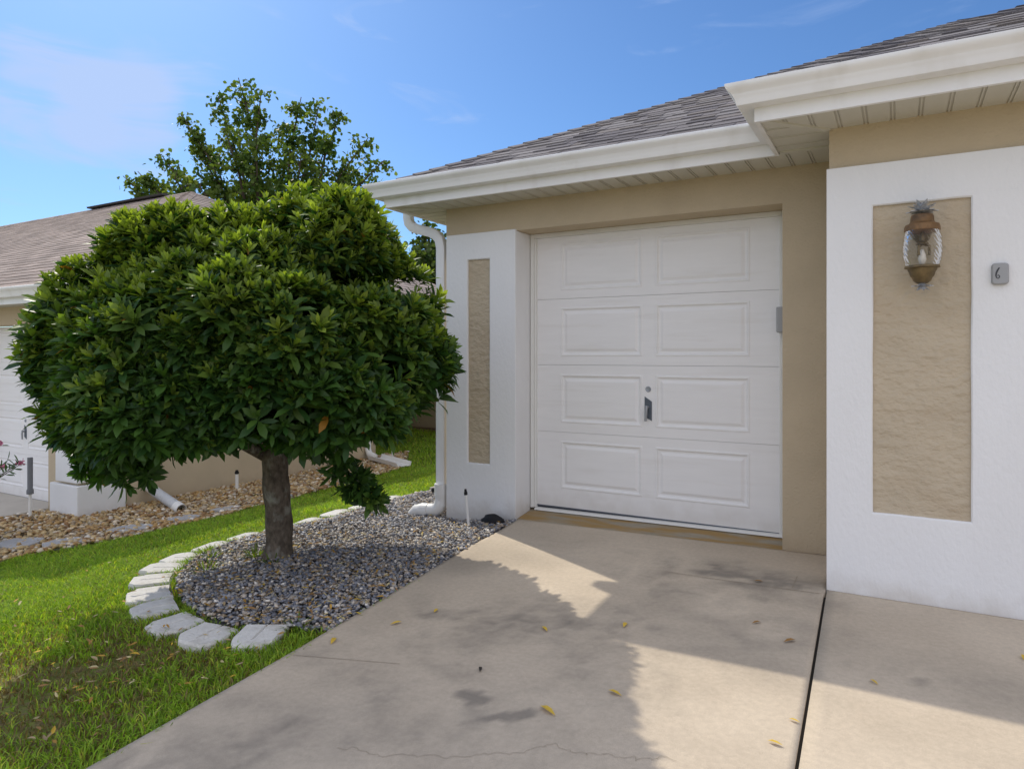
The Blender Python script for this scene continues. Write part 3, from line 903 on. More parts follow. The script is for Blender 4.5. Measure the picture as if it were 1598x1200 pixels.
def far_tree(name, label, base, trunk_r, limbs, leafn, lsize, seed, cols, spread=1.):
    r = np.random.default_rng(seed); rr = random.Random(seed)
    root = thing(name, label, 'tree', base, None)
    mb = MB(); b = Vector(base)
    fork = b + Vector((0, 0, limbs['fork']))
    mb.tube([b, b.lerp(fork, .5) + Vector((.1, .05, 0)), fork], [trunk_r * 1.4, trunk_r, trunk_r * .8], 10)
    cl = []
    for tip, fat in limbs['tips']:
        tip = Vector(tuple(tip))
        s = fork + Vector((0, 0, rr.uniform(-.8, .4)))
        mid = s.lerp(tip, .45) + Vector((rr.uniform(-.3, .3), rr.uniform(-.3, .3), rr.uniform(.2, .7)))
        pts = [s, s.lerp(mid, .5), mid, mid.lerp(tip, .55) + Vector((rr.uniform(-.15, .15), rr.uniform(-.15, .15), .1)), tip]
        mb.tube(pts, [trunk_r * .55, trunk_r * .4, trunk_r * .25, trunk_r * .13, .015], 6)
        n = 11
        for k in range(n):
            t = .34 + .66 * (k + rr.random()) / n
            i = min(3, int(t * 4)); q = pts[i].lerp(pts[i + 1], t * 4 - i)
            sp = fat * (1.05 - .62 * t) * spread
            for j in range(5):
                o = Vector((rr.gauss(0, 1), rr.gauss(0, 1), rr.gauss(0, .8))) * sp * .5
                cl.append((*(q + o), rr.uniform(.2, .42) * (1.15 - .4 * t) * spread))
                if j < 2: mb.tube([q, q + o], [.02, .008], 4, cap=False)
    mb.build('trunk', M['bark_far'], root, smooth_=True)
    cl = np.array(cl)
    k = r.choice(len(cl), leafn, p=cl[:, 3] ** 2 / (cl[:, 3] ** 2).sum())
    p = cl[k, :3] + r.normal(size=(leafn, 3)) * cl[k, 3:4] * np.array([.55, .55, .42])
    dv = unit(r.normal(size=(leafn, 3)) + np.array([0, 0, -.35])); nn = unit(np.cross(dv, r.normal(size=(leafn, 3))) + np.array([0, 0, .6]))
    nn = unit(nn - dv * (nn * dv).sum(1, keepdims=True))
    L_ = r.uniform(.7, 1.3, leafn) * lsize
    ct = r.random((len(cl), 1))[k]
    C = np.array(cols[0]) * (1 - ct) + np.array(cols[1]) * ct
    C = C * r.uniform(.7, 1.3, (leafn, 1))
    V, T, Q, CC = leaf_batch(p, dv, nn, L_, L_ * .8, r.uniform(0, .3, leafn), .2, C)
    np_mesh('crown', V, [T, Q], M['leaf_far'], root, cols=CC)


Z0 = 26
c0 = to_world(420, 640, Z0)
tips = []
for px, py, dz, fat in [(372, 122, 0, 1.0), (340, 150, 1, 1.0), (408, 140, -1, 1.0), (300, 200, .5, .8), (283, 180, 0, .5), (350, 200, -1.5, 1.4), (330, 235, 1.5, 1.3), (470, 152, 0, .9),
                        (448, 195, 1.5, 1.1), (497, 168, -1, 1.0), (533, 172, 0, .8), (510, 225, 1, 1.2), (470, 240, -1.5, 1.3), (575, 215, 0, 1.0), (600, 250, -.5, .8), (560, 262, 1.2, 1.1),
                        (598, 285, 1, .9), (252, 242, .5, .8), (270, 275, -1, 1.0), (192, 275, 0, .5), (215, 268, .5, .6), (240, 285, 1, .8), (310, 290, -1.5, 1.2), (400, 230, -2, 1.5),
                        (390, 270, 2, 1.5), (430, 300, -2, 1.5), (520, 290, -1.5, 1.4), (350, 310, 2, 1.3), (470, 310, 2, 1.5), (570, 320, 0, 1.2)]:
    tips.append((to_world(px, py, Z0 + dz), fat))
far_tree('shade_tree', 'tall open crowned tree standing behind the brown roof of the neighbouring house', (float(c0[0]), float(c0[1]), float(terr(c0[0], c0[1])) - .1), .3,
         {'fork': 3.0, 'tips': tips}, 27000, .165, 5, [(.05, .105, .022), (.165, .225, .045)], .86)
Z1 = 22
c1 = to_world(690, 640, Z1)
tips = [(to_world(px, py, Z1 + dz), fat) for px, py, dz, fat in [(668, 352, 0, .8), (690, 372, 1, .9), (655, 385, -1, .9), (720, 380, 0, .9), (740, 410, 1, .8), (676, 408, 0, .9), (650, 415, 1, .7), (700, 420, -1, 1.0)]]
far_tree('shade_tree', 'lower leafy tree glimpsed in the gap between the round tree and the downspout', (float(c1[0]), float(c1[1]), float(terr(c1[0], c1[1])) - .1), .16,
         {'fork': 2.0, 'tips': tips}, 5500, .16, 9, [(.045, .085, .02), (.10, .14, .03)], .8)


# ------------------------------------------------------------------- roofing
def shingle_plane(mb, cols, O, U, V, poly, expo, wmin, wmax, thick, palette, seed, alt=True):
    """rows of overlapping tabs laid on the plane O + u U + v V inside a convex polygon (u, v)"""
    r = random.Random(seed)
    O = Vector(O); U = Vector(U).normalized(); V = Vector(V).normalized(); N = U.cross(V).normalized()
    if N.z < 0: N = -N
    poly = [Vector(p) for p in poly]
    vmin = min(p[1] for p in poly); vmax = max(p[1] for p in poly)
    area = sum(poly[i][0] * poly[(i + 1) % len(poly)][1] - poly[(i + 1) % len(poly)][0] * poly[i][1] for i in range(len(poly)))
    cp = poly if area > 0 else poly[::-1]
    umin = min(p[0] for p in poly); umax = max(p[0] for p in poly)
    def clip(q):
        for i in range(len(cp)):
            a = cp[i]; b = cp[(i + 1) % len(cp)]; e = b - a
            out = []
            sd = [e.x * (p.y - a.y) - e.y * (p.x - a.x) for p in q]
            for j in range(len(q)):
                k = (j + 1) % len(q)
                if sd[j] >= 0: out.append(q[j])
                if (sd[j] >= 0) != (sd[k] >= 0):
                    t = sd[j] / (sd[j] - sd[k]); out.append(q[j].lerp(q[k], t))
            q = out
            if len(q) < 3: return None
        return q
    v = vmin
    while v < vmax - .01:
        v0 = v; v1 = v + expo * 1.25
        u = umin - r.random() * wmax; flip = 0
        while u < umax:
            w = r.uniform(wmin, wmax); ua, ub = u, u + w; u = ub
            flip ^= 1
            th = thick * ((1.0 if flip else .55) if alt else 1.0) * r.uniform(.85, 1.2)
            dv = r.uniform(-.012, .006) if alt else r.uniform(-.004, .002)
            c = np.array(r.choice(palette)) * r.uniform(.82, 1.18)
            g = .002 if not alt else .0005
            q = [Vector((ua + g, v0 + dv)), Vector((ub - g, v0 + dv)), Vector((ub - g, v1)), Vector((ua + g, v1))]
            q = clip(q)
            if not q: continue
            n = len(q); hgt = lambda p: .0045 + th * (1 - min(1, max(0, (p.y - v0) / (expo * 1.25))))
            vs = [O + U * p.x + V * p.y + N * .0015 for p in q] + [O + U * p.x + V * p.y + N * hgt(p) for p in q]
            mb.add(vs, [[n + k for k in range(n)]] + [[k, (k + 1) % n, n + (k + 1) % n, n + k] for k in range(n)])
            cols.extend([c] * (2 * n))
        v += expo


def cap_shingles(mb, cols, a, b, n1, n2, palette, seed, w=.13, expo=.14, th=.012):
    """bent cap shingles along a hip or ridge from a up to b; n1, n2 = downslope directions each side"""
    r = random.Random(seed)
    a = Vector(a); b = Vector(b); d = (b - a); L = d.length; d.normalize()
    n1 = Vector(n1).normalized(); n2 = Vector(n2).normalized(); up = -(n1 + n2).normalized()
    k = 0
    while k * expo < L:
        s0 = k * expo; s1 = min(L, s0 + expo * 1.3)
        p0 = a + d * s0 + up * (.012 + th); p1 = a + d * s1 + up * .012
        c = np.array(r.choice(palette)) * r.uniform(.8, 1.1)
        for n in (n1, n2):
            lo = up * -(th)
            vs = [p0 + lo, p0 + n * w + lo, p1 + n * w + up * -.004, p1 + up * -.004, p0, p0 + n * w, p1 + n * w, p1]
            mb.hexa(vs); cols.extend([c] * 8)
        k += 1


# ------------------------------------------------------------ gutter & soffit
GUT = [(0, 0), (.062, 0), (.07, .003), (.074, .012), (.078, .03), (.088, .052), (.104, .07), (.116, .082), (.12, .092), (.12, .103), (.113, .106), (.108, .100),
       (.104, .078), (.066, .012), (.006, .01), (.0, .1)]


def miter_path(path, prof, z, closed_profile=True, mb=None):
    """sweep a (d, z) profile along a plan path; d grows to the right-hand side of travel"""
    P = [Vector((p[0], p[1])) for p in path]
    n = len(P)
    nr = []
    for i in range(n - 1):
        t = (P[i + 1] - P[i]).normalized(); nr.append(Vector((t.y, -t.x)))
    m = []
    for i in range(n):
        if i == 0: m.append(nr[0])
        elif i == n - 1: m.append(nr[-1])
        else:
            b = (nr[i - 1] + nr[i]); b = b / (b.dot(nr[i])); m.append(b)
    k = len(prof); vs = []
    for i in range(n):
        for d, zz in prof:
            q = P[i] + m[i] * d
            vs.append((q.x, q.y, z + zz))
    fs = []
    for i in range(n - 1):
        for j in range(k if closed_profile else k - 1):
            a = i * k + j; b = i * k + (j + 1) % k
            fs.append([a, a + k, b + k, b])
    if closed_profile:
        fs.append(list(range(k))); fs.append([(n - 1) * k + j for j in range(k)][::-1])
    mb.add(vs, fs)


def soffit_run(mb, a, b, depth_dir, depth, z, pitch=.118, cutA=0, cutB=0):
    """vinyl panels from a to b (plan), each running 'depth' across; cutA / cutB are miter slopes at the ends"""
    a = Vector(a); b = Vector(b); L = (b - a).length; t = (b - a).normalized(); d = Vector(depth_dir)
    n = max(1, int(L / pitch)); w = L / n
    for i in range(n):
        for (s0, s1, h) in ((0, w * .80, 0), (w * .80, w * .87, .007), (w * .87, w * .93, .001), (w * .93, w, .007)):
            u0 = i * w + s0; u1 = i * w + s1
            q = [(u0, 0), (u1, 0), (u1, depth), (u0, depth)]
            for cut in ((lambda p: p[0] - cutA * p[1]) if cutA else None, (lambda p: L - cutB * p[1] - p[0]) if cutB else None):
                if not cut or not q: continue
                out = []
                for k in range(len(q)):
                    p, p2 = q[k], q[(k + 1) % len(q)]; c0, c1 = cut(p), cut(p2)
                    if c0 >= 0: out.append(p)
                    if (c0 >= 0) != (c1 >= 0):
                        f = c0 / (c0 - c1); out.append((p[0] + (p2[0] - p[0]) * f, p[1] + (p2[1] - p[1]) * f))
                q = out
            if len(q) < 3: continue
            pts = [(*(a + t * u + d * dd), z + h) for u, dd in q]; m = len(pts)
            mb.add(pts + [(x, y, z + .014) for x, y, _ in pts], [list(range(m)), list(range(2 * m - 1, m - 1, -1))] + [[k, (k + 1) % m, m + (k + 1) % m, m + k] for k in range(m)])


# --------------------------------------------------------------- garage door
def door_section(mb, x0, x1, z0, z1, y, panels, pz0, pz1):
    """one section facing -Y with raised panels pressed into it"""
    t = .04; e = .0011
    z0 += e; z1 -= e
    xs = [x0]
    for a, b in panels: xs += [a, b]
    xs.append(x1)
    F = lambda x, z, dy=0: (x, y + dy, z)
    # flat face around the panels
    for i in range(len(xs) - 1):
        if i % 2 == 0:
            mb.quad(F(xs[i], z0), F(xs[i + 1], z0), F(xs[i + 1], z1), F(xs[i], z1))
        else:
            mb.quad(F(xs[i], z0), F(xs[i + 1], z0), F(xs[i + 1], pz0), F(xs[i], pz0))
            mb.quad(F(xs[i], pz1), F(xs[i + 1], pz1), F(xs[i + 1], z1), F(xs[i], z1))
            a, b = xs[i], xs[i + 1]
            rings = [(0, 0), (.006, -.004), (.014, -.004), (.024, .007), (.036, .008), (.056, -.001), (.062, -.0015)]
            prev = None
            for off, dy in rings:
                cur = [F(a + off, pz0 + off, dy), F(b - off, pz0 + off, dy), F(b - off, pz1 - off, dy), F(a + off, pz1 - off, dy)]
                if prev:
                    for k in range(4):
                        mb.quad(prev[k], prev[(k + 1) % 4], cur[(k + 1) % 4], cur[k])
                prev = cur
            mb.quad(*prev)
    # rounded top edge lip, ends, back
    mb.quad(F(x0, z1), F(x1, z1), F(x1, z1 + .002, t), F(x0, z1 + .002, t))
    mb.quad(F(x0, z0, t), F(x1, z0, t), F(x1, z0), F(x0, z0))
    mb.quad(F(x0, z0, t), F(x0, z0), F(x0, z1), F(x0, z1, t)); mb.quad(F(x1, z0), F(x1, z0, t), F(x1, z1, t), F(x1, z1))
    mb.quad(F(x1, z0, t), F(x0, z0, t), F(x0, z1, t), F(x1, z1, t))


def framed_panel(mb, x0, x1, z0, z1, hx0, hx1, hz0, hz1, yf, yb, n=10, wav=0., seed=1):
    """wall plate in front of a wall with a rectangular hole; hole edges slightly hand-cut"""
    O = [(x0, z0), (x1, z0), (x1, z1), (x0, z1)]; H = [(hx0, hz0), (hx1, hz0), (hx1, hz1), (hx0, hz1)]
    r = random.Random(seed)
    ring_h = []
    ring_o = []
    for k in range(4):
        for j in range(n):
            t = j / n
            a, b = H[k], H[(k + 1) % 4]; c, d = O[k], O[(k + 1) % 4]
            w = (r.uniform(-wav, wav), r.uniform(-wav, wav)) if 0 < j else (0, 0)
            ring_h.append((a[0] + (b[0] - a[0]) * t + w[0] * (k % 2), a[1] + (b[1] - a[1]) * t + w[1] * (1 - k % 2)))
            ring_o.append((c[0] + (d[0] - c[0]) * t, c[1] + (d[1] - c[1]) * t))
    m = len(ring_h)
    e = .006
    cx_, cz_ = (hx0 + hx1) / 2, (hz0 + hz1) / 2
    vs = [(x, yf, z) for x, z in ring_o] + [(x + e * np.sign(x - cx_) * (abs(x - cx_) > .7 * (hx1 - hx0) / 2), yf, z + e * np.sign(z - cz_) * (abs(z - cz_) > .9 * (hz1 - hz0) / 2)) for x, z in ring_h] \
        + [(x, yf + e, z) for x, z in ring_h] + [(x, yb, z) for x, z in ring_h] + [(x, yb, z) for x, z in ring_o]
    fs = []
    for k in range(m):
        b = (k + 1) % m
        for a_ in range(4):
            fs.append([a_ * m + k, a_ * m + b, (a_ + 1) * m + b, (a_ + 1) * m + k])
        fs.append([4 * m + k, 4 * m + b, b, k])
    mb.add(vs, fs)


# ======================================================= THIS HOUSE
YG = 4.57; YW = 3.92
SOF = zr(1.172)
house = thing('house', 'tan stucco house with white corner pillars, grey roof and white garage door', 'house', (-.31, 4.57, 0))
XL = -3.19; XO0 = -2.545; XO1 = -.6285; ZO = zr(.947); XR = -.31
mb = MB()
TOPZ = SOF + .10
# garage front wall (with the opening), its left side, and the projecting wing
mb.quad((XL, YG, -.45), (XO0, YG, -.45), (XO0, YG, ZO), (XL, YG, ZO))
mb.quad((XO1, YG, -.2), (XR, YG, -.2), (XR, YG, ZO), (XO1, YG, ZO))
mb.quad((XL, YG, ZO), (XO0, YG, ZO), (XO0, YG, TOPZ), (XL, YG, TOPZ))
mb.quad((XO0, YG, ZO), (XO1, YG, ZO), (XO1, YG, TOPZ), (XO0, YG, TOPZ))
mb.quad((XO1, YG, ZO), (XR, YG, ZO), (XR, YG, TOPZ), (XO1, YG, TOPZ))
mb.quad((XO0, YG + .25, ZO), (XO1, YG + .25, ZO), (XO1, YG, ZO), (XO0, YG, ZO))        # beam underside
mb.quad((XO1, YG, -.2), (XO1, YG, ZO), (XO1, YG + .28, ZO), (XO1, YG + .28, -.2))       # right reveal
mb.quad((XO0, YG, ZO), (XO0, YG, -.2), (XO0, YG + .28, -.2), (XO0, YG + .28, ZO))
mb.quad((XL, 14, -.45), (XL, YG, -.45), (XL, YG, TOPZ), (XL, 14, TOPZ))
mb.quad((XR, YG, -.2), (XR, YW, -.2), (XR, YW, TOPZ), (XR, YG, TOPZ))
mb.quad((XR, YW, -.2), (7, YW, -.2), (7, YW, TOPZ), (XR, YW, TOPZ))
mb.quad((7, YW, -.2), (7, 14, -.2), (7, 14, TOPZ), (7, YW, TOPZ)); mb.quad((7, 14, -.4), (XL, 14, -.4), (XL, 14, TOPZ), (7, 14, TOPZ))
mb.build('wall', M['stucco'], house)

# white pillars with sunk stucco niches
mb = MB()
framed_panel(mb, -3.175, XO0 + .010, -.45, zr(.955), -2.971, -2.768, zr(-.857), zr(.745), YG - .024, YG - .001, wav=.0015)
mb.box(XO0 + .001, XO0 + .010, YG - .0005, YG + .215, -.1, ZO - .002)                     # white return into the opening

mb.build('pillar', M['white'], house, bevel=.004)
mb = MB()
framed_panel(mb, -.3205, 7.0, -.12, zr(.960), -.1076, .306, zr(-.798), zr(.748), YW - .024, YW - .001, wav=.0015, seed=5)
mb.box(-.3205, XR - .001, YW - .0005, YW + .05, -.12, zr(.960))
p2 = mb.build('pillar', M['white'], house, bevel=.004)
mb = MB(); mb.quad((-2.99, YG - .004, zr(-.88)), (-2.75, YG - .004, zr(-.88)), (-2.75, YG - .004, zr(.77)), (-2.99, YG - .004, zr(.77)))
mb.build('niche', M['stucco_rough'], house)
mb = MB(); mb.quad((-.13, YW - .004, zr(-.82)), (.33, YW - .004, zr(-.82)), (.33, YW - .004, zr(.77)), (-.13, YW - .004, zr(.77)))
mb.build('niche', M['stucco_rough'], house)

# door frame with stops, threshold
YF = YG + .216
mb = MB()
mb.box(XO0 + .0105, XO0 + .042, YF, YF + .05, zr(-1.21), ZO - .001); mb.box(XO0 + .0425, XO0 + .060, YF + .008, YF + .05, zr(-1.205), ZO - .034)
mb.box(XO1 - .034, XO1 - .0005, YF, YF + .05, zr(-1.21), ZO - .001); mb.box(XO1 - .050, XO1 - .0345, YF + .008, YF + .05, zr(-1.205), ZO - .034)
mb.box(XO0 + .0425, XO1 - .0345, YF, YF + .05, ZO - .033, ZO - .001)
mb.build('door_frame', M['frame'], house, bevel=.003)
mb = MB()
mb.hexa([(XO0 + .011, YG - .004, -.12), (XO1 - .001, YG - .004, -.12), (XO1 - .001, YF + .12, -.12), (XO0 + .011, YF + .12, -.12),
         (XO0 + .011, YG - .004, zr(-1.255)), (XO1 - .001, YG - .004, zr(-1.236)), (XO1 - .001, YF + .12, zr(-1.198)), (XO0 + .011, YF + .12, zr(-1.216))])
th = mb.build('threshold', M['threshold'], house, bevel=.004)
YD = YF + .030
mb = MB()
mb.hexa([(XO0 + .05, YD - .035, zr(-1.224)), (XO1 - .02, YD - .035, zr(-1.205)), (XO1 - .02, YD + .02, zr(-1.224)), (XO0 + .05, YD + .02, zr(-1.224)),
         (XO0 + .05, YD - .030, zr(-1.210)), (XO1 - .02, YD - .030, zr(-1.191)), (XO1 - .02, YD + .02, zr(-1.184)), (XO0 + .05, YD + .02, zr(-1.203))])
mb.build('sill_strip', M['frame'], house)


def garage_door(parent, x0, x1, zs, y, panels, margins, handle_x, handle_z, seal=True):
    """zs from bottom to top, section boundaries"""
    first = None
    holder = None
    mbs = MB()
    n = len(zs) - 1
    # the door itself: a thin back slab that carries the sections
    mbs.box(x0, x1, y + .041, y + .055, zs[0] + .01, zs[-1])
    door = mbs.build('garage_door', M['door'], parent)
    for i in range(n):
        mb = MB(); door_section(mb, x0, x1, zs[i], zs[i + 1], y, panels, zs[i] + margins[i][0], zs[i + 1] - margins[i][1])
        mb.build('door_section', M['door'], door)
    mb = MB(); mb.box(x0, x1, y - .004, y + .04, zs[0] - .006, zs[0] + .0025); mb.cur = 1; mb.box(x0 + .005, x1 - .005, y + .002, y + .035, zs[0] - .030, zs[0] - .0065)
    mb.build('bottom_seal', [M['steel_dark'], M['rubber']], door)
    hx, hz = handle_x, handle_z
    mb = MB()                                     # slanted-top plate
    mb.hexa([(hx - .027, y - .004, hz - .060), (hx + .027, y - .004, hz - .088), (hx + .027, y + .0005, hz - .088), (hx - .027, y + .0005, hz - .060),
             (hx - .027, y - .004, hz + .088), (hx + .027, y - .004, hz + .052), (hx + .027, y + .0005, hz + .052), (hx - .027, y + .0005, hz + .088)])
    mb.cur = 1
    mb.tube([(hx - .002, y - .004, hz + .01), (hx - .002, y - .034, hz + .01)], .011, 12)
    mb.tube([(hx - .002, y - .036, hz + .024), (hx - .004, y - .040, hz - .02), (hx - .010, y - .034, hz - .088)], [.010, .011, .009], 10)
    mb.build('handle', [M['steel_dark'], M['steel']], door, smooth_='auto')
    mb = MB()
    mb.lathe([(.021, 0), (.021, .004), (.017, .007), (.016, .0065), (.006, .0065)], (0, 0, 0), 20)
    for k, (a, b, c) in enumerate(mb.v): mb.v[k] = (hx + a, y - c, hz + .142 + b)
    mb.box(hx - .0015, hx + .0015, y - .0082, y - .006, hz + .134, hz + .150)
    mb.build('lock', [M['steel']], door, smooth_='auto')
    return door


garage_door(house, -2.486, -.662, [zr(-1.186), zr(-.603), zr(-.082), zr(.430), zr(.914)], YD, [(-2.284, -1.623), (-1.526, -.868)],
            [(.145, .066), (.072, .070), (.066, .066), (.064, .052)], -1.578, zr(-.395))

# keypad box on the right reveal
mb = MB(); mb.box(XO1 - .052, XO1 - .0006, YF - .12, YF - .006, zr(.14), zr(.305)); mb.build('door_sensor', M['keypad'], house, bevel=.008)

# ---- eaves
FX0 = -3.545; FYG = 4.22; FXW = -.622; FYW = 3.566
FAS = [(FX0, 14.3), (FX0, FYG), (FXW, FYG), (FXW, FYW), (7.4, FYW)]
mb = MB(); miter_path(FAS, [(0, -.014), (0, .20), (-.022, .20), (-.022, -.014)], SOF, True, mb); mb.build('fascia', M['gutter'], house)
mb = MB(); miter_path([(FX0 - .0005, 14.3), (FX0 - .0005, FYG - .0005), (FXW - .0005, FYG - .0005), (FXW - .0005, FYW - .0005), (7.4, FYW - .0005)], GUT, SOF + .055, True, mb)
# end lip bead under the gutter hem
mb.build('gutter', M['gutter'], house, smooth_='auto')
mb = MB()
dG = YG - FYG - .023
soffit_run(mb, (FX0 + .023, FYG + .023), (XR - .001, FYG + .023), (0, 1), dG, SOF, cutA=1)
soffit_run(mb, (FX0 + .023, 14), (FX0 + .023, FYG + .023), (1, 0), dG, SOF, cutB=1)
dW = YW - FYW - .023
soffit_run(mb, (FXW + .023, FYW + .023), (7.2, FYW + .023), (0, 1), dW, SOF, cutA=.91)
soffit_run(mb, (FXW + .023, FYG + .022), (FXW + .023, FYW + .023), (1, 0), -FXW + XR - .024, SOF, pitch=.16, cutB=1.14)
sf = mb.build('soffit', M['soffit'], house)
def strip(a, b, w, z):
    mb = MB(); a = Vector(a); b = Vector(b); t = (b - a).normalized(); n = Vector((-t.y, t.x)) * w / 2
    mb.hexa([(*(a + n), z - .009), (*(a - n), z - .009), (*(b - n), z - .009), (*(b + n), z - .009), (*(a + n), z + .012), (*(a - n), z + .012), (*(b - n), z + .012), (*(b + n), z + .012)])
    mb.build('soffit_trim', M['soffit'], house)


strip((FX0 + .03, FYG + .03), (XL - .005, YG - .005), .035, SOF)
strip((FXW + .03, FYW + .03), (XR - .005, YW - .005), .035, SOF)
strip((FXW + .03, FYG + .0), (XR - .005, FYG + .0), .04, SOF - .001)

# ---- roof (6 in 12)
PAL = [(.19, .175, .178), (.165, .153, .16), (.22, .205, .205), (.20, .18, .172), (.14, .13, .138), (.235, .22, .22)]
P_ = .5
EX, EY, EZ = -3.60, 4.165, zr(1.315)      # left eave line and front eave line
WX, WY = -.672, 3.51
TT = 4.2
mb = MB()
E0 = Vector((EX, EY, EZ)); H0 = E0 + Vector((TT, TT, TT * P_)); I0 = Vector((WX, EY, EZ)); VT = I0 + Vector((TT, TT, TT * P_))
mb.add([E0, I0, VT, H0], [[0, 1, 2, 3]])
LB = Vector((EX, 14.4, EZ)); HB = Vector((EX + TT, 14.4 - TT, EZ + TT * P_))
mb.add([E0, H0, HB, LB], [[0, 1, 2, 3]])
W0 = Vector((WX, WY, EZ)); WH = W0 + Vector((TT + .655, TT + .655, (TT + .655) * P_)); WR = Vector((7.5, WY, EZ)); WRT = Vector((7.5, WY + TT + .655, EZ + (TT + .655) * P_))
mb.add([W0, WR, WRT, WH], [[0, 1, 2, 3]])
mb.add([I0, W0, WH, VT], [[0, 1, 2, 3]])
mb.add([H0, VT, WH, WRT, (7.5, 14, EZ + 2.0), HB], [[0, 1, 2, 3, 4, 5]])
roof = mb.build('roof', M['roofdeck'], house)
mb = MB(); cols = []
sl = math.hypot(1, P_)
shingle_plane(mb, cols, E0, (1, 0, 0), (0, 1, P_), [(0, .01), (-EX + WX, .01), (-EX + WX + TT, TT * sl), (TT, TT * sl)], .14, .09, .32, .011, PAL, 3)
shingle_plane(mb, cols, W0, (1, 0, 0), (0, 1, P_), [(0, .01), (8.1, .01), (8.1, 4.8 * sl), (4.8, 4.8 * sl)], .14, .09, .32, .011, PAL, 4)
shingle_plane(mb, cols, I0, (0, -1, 0), (1, 0, P_), [(0, -.02), (EY - WY, -.02), (EY - WY - TT, TT * sl), (-TT, TT * sl)], .14, .09, .32, .011, PAL, 5)
shingle_plane(mb, cols, LB, (0, -1, 0), (1, 0, P_), [(0, -.02), (14.4 - EY, -.02), (14.4 - EY - TT, TT * sl), (TT, TT * sl)], .14, .12, .36, .011, PAL, 6)
mb.build('shingles', M['shingle'], roof, colors=np.array(cols))
mb = MB(); cols = []
cap_shingles(mb, cols, E0.lerp(H0, .03), H0, Vector((1, 0, 0)) - Vector((1, 1, P_)) * (1 / 2.25), Vector((0, 1, 0)) - Vector((1, 1, P_)) * (1 / 2.25), PAL, 8)
mb.build('hip_cap', M['shingle'], roof, colors=np.array(cols))
mb = MB(); cols = []
cap_shingles(mb, cols, W0.lerp(WH, .03), WH, Vector((1, 0, 0)) - Vector((1, 1, P_)) * (1 / 2.25), Vector((0, 1, 0)) - Vector((1, 1, P_)) * (1 / 2.25), PAL, 9)
mb.build('hip_cap', M['shingle'], roof, colors=np.array(cols))

# ---- downspout on the left corner, with its elbow on the gravel
def rect_tube(mb, pts, w, d):
    """rectangular pipe; w along world Y, d across"""
    pts = [Vector(p) for p in pts]; vs = []
    for i, p in enumerate(pts):
        t = (pts[min(i + 1, len(pts) - 1)] - pts[max(0, i - 1)]).normalized()
        u = Vector((0, 1, 0)); n = t.cross(u).normalized()
        for a, b in ((-1, -.8), (-.8, -1), (.8, -1), (1, -.8), (1, .8), (.8, 1), (-.8, 1), (-1, .8)):
            vs.append(p + u * (a * w / 2) + n * (b * d / 2))
    fs = []
    for i in range(len(pts) - 1):
        for k in range(8):
            a = i * 8 + k; b = i * 8 + (k + 1) % 8
            fs.append([a, b, b + 8, a + 8])
    fs.append(list(range(8))[::-1]); fs.append([len(vs) - 8 + k for k in range(8)])
    mb.add(vs, fs)


dx = -3.258
mb = MB(); yd = 4.60
rect_tube(mb, [(-3.60, yd, SOF + .06), (-3.60, yd, SOF - .02), (-3.59, yd, SOF - .065), (-3.55, yd, SOF - .105), (-3.50, yd, SOF - .125), (-3.36, yd, SOF - .165), (-3.31, yd, SOF - .19), (-3.275, yd, SOF - .23), (dx, yd, SOF - .30), (dx, yd, zr(-.88)), (dx, yd, zr(-1.12))], .06, .08)
ds = mb.build('downspout', M['gutter'], house, smooth_='auto')
mb = MB()
mb.tube([(dx, yd, zr(-1.06)), (dx, yd, zr(-1.15))], .060, 20); mb.tube([(dx, yd, zr(-1.15)), (dx, yd, zr(-1.24))], .053, 20)
gz = float(terr(-3.5, 4.6))
mb.tube([(dx, yd, zr(-1.20)), (dx - .002, yd, gz + .17), (dx - .012, yd - .002, gz + .125), (dx - .035, yd - .005, gz + .095), (dx - .07, yd - .01, gz + .08), (dx - .13, yd - .018, gz + .074), (dx - .2, yd - .025, gz + .07)], [.052, .054, .056, .056, .055, .053, .053], 20)
mb.tube([(dx - .12, yd - .017, gz + .074), (dx - .185, yd - .024, gz + .071)], .059, 20)
mb.tube([(dx - .18, yd - .024, gz + .07), (dx - .235, yd - .03, gz + .062), (dx - .29, yd - .034, gz + .03)], [.055, .051, .032], 20)
mb.build('drain_elbow', M['pvc'], ds, smooth_='auto')
mb = MB(); mb.tube([(dx - .05, yd, zr(-1.12)), (dx - .09, yd, zr(-1.12))], [.018, .022], 10); mb.build('clamp_screw', M['black'], ds, smooth_='auto'); mb = MB(); mb.tube([(dx - .03, yd + .1, zr(-1.28)), (dx - .12, yd + .1, zr(-1.285))], [.022, .03], 10)
mb.build('clamp_screw', M['black'], ds, smooth_='auto')


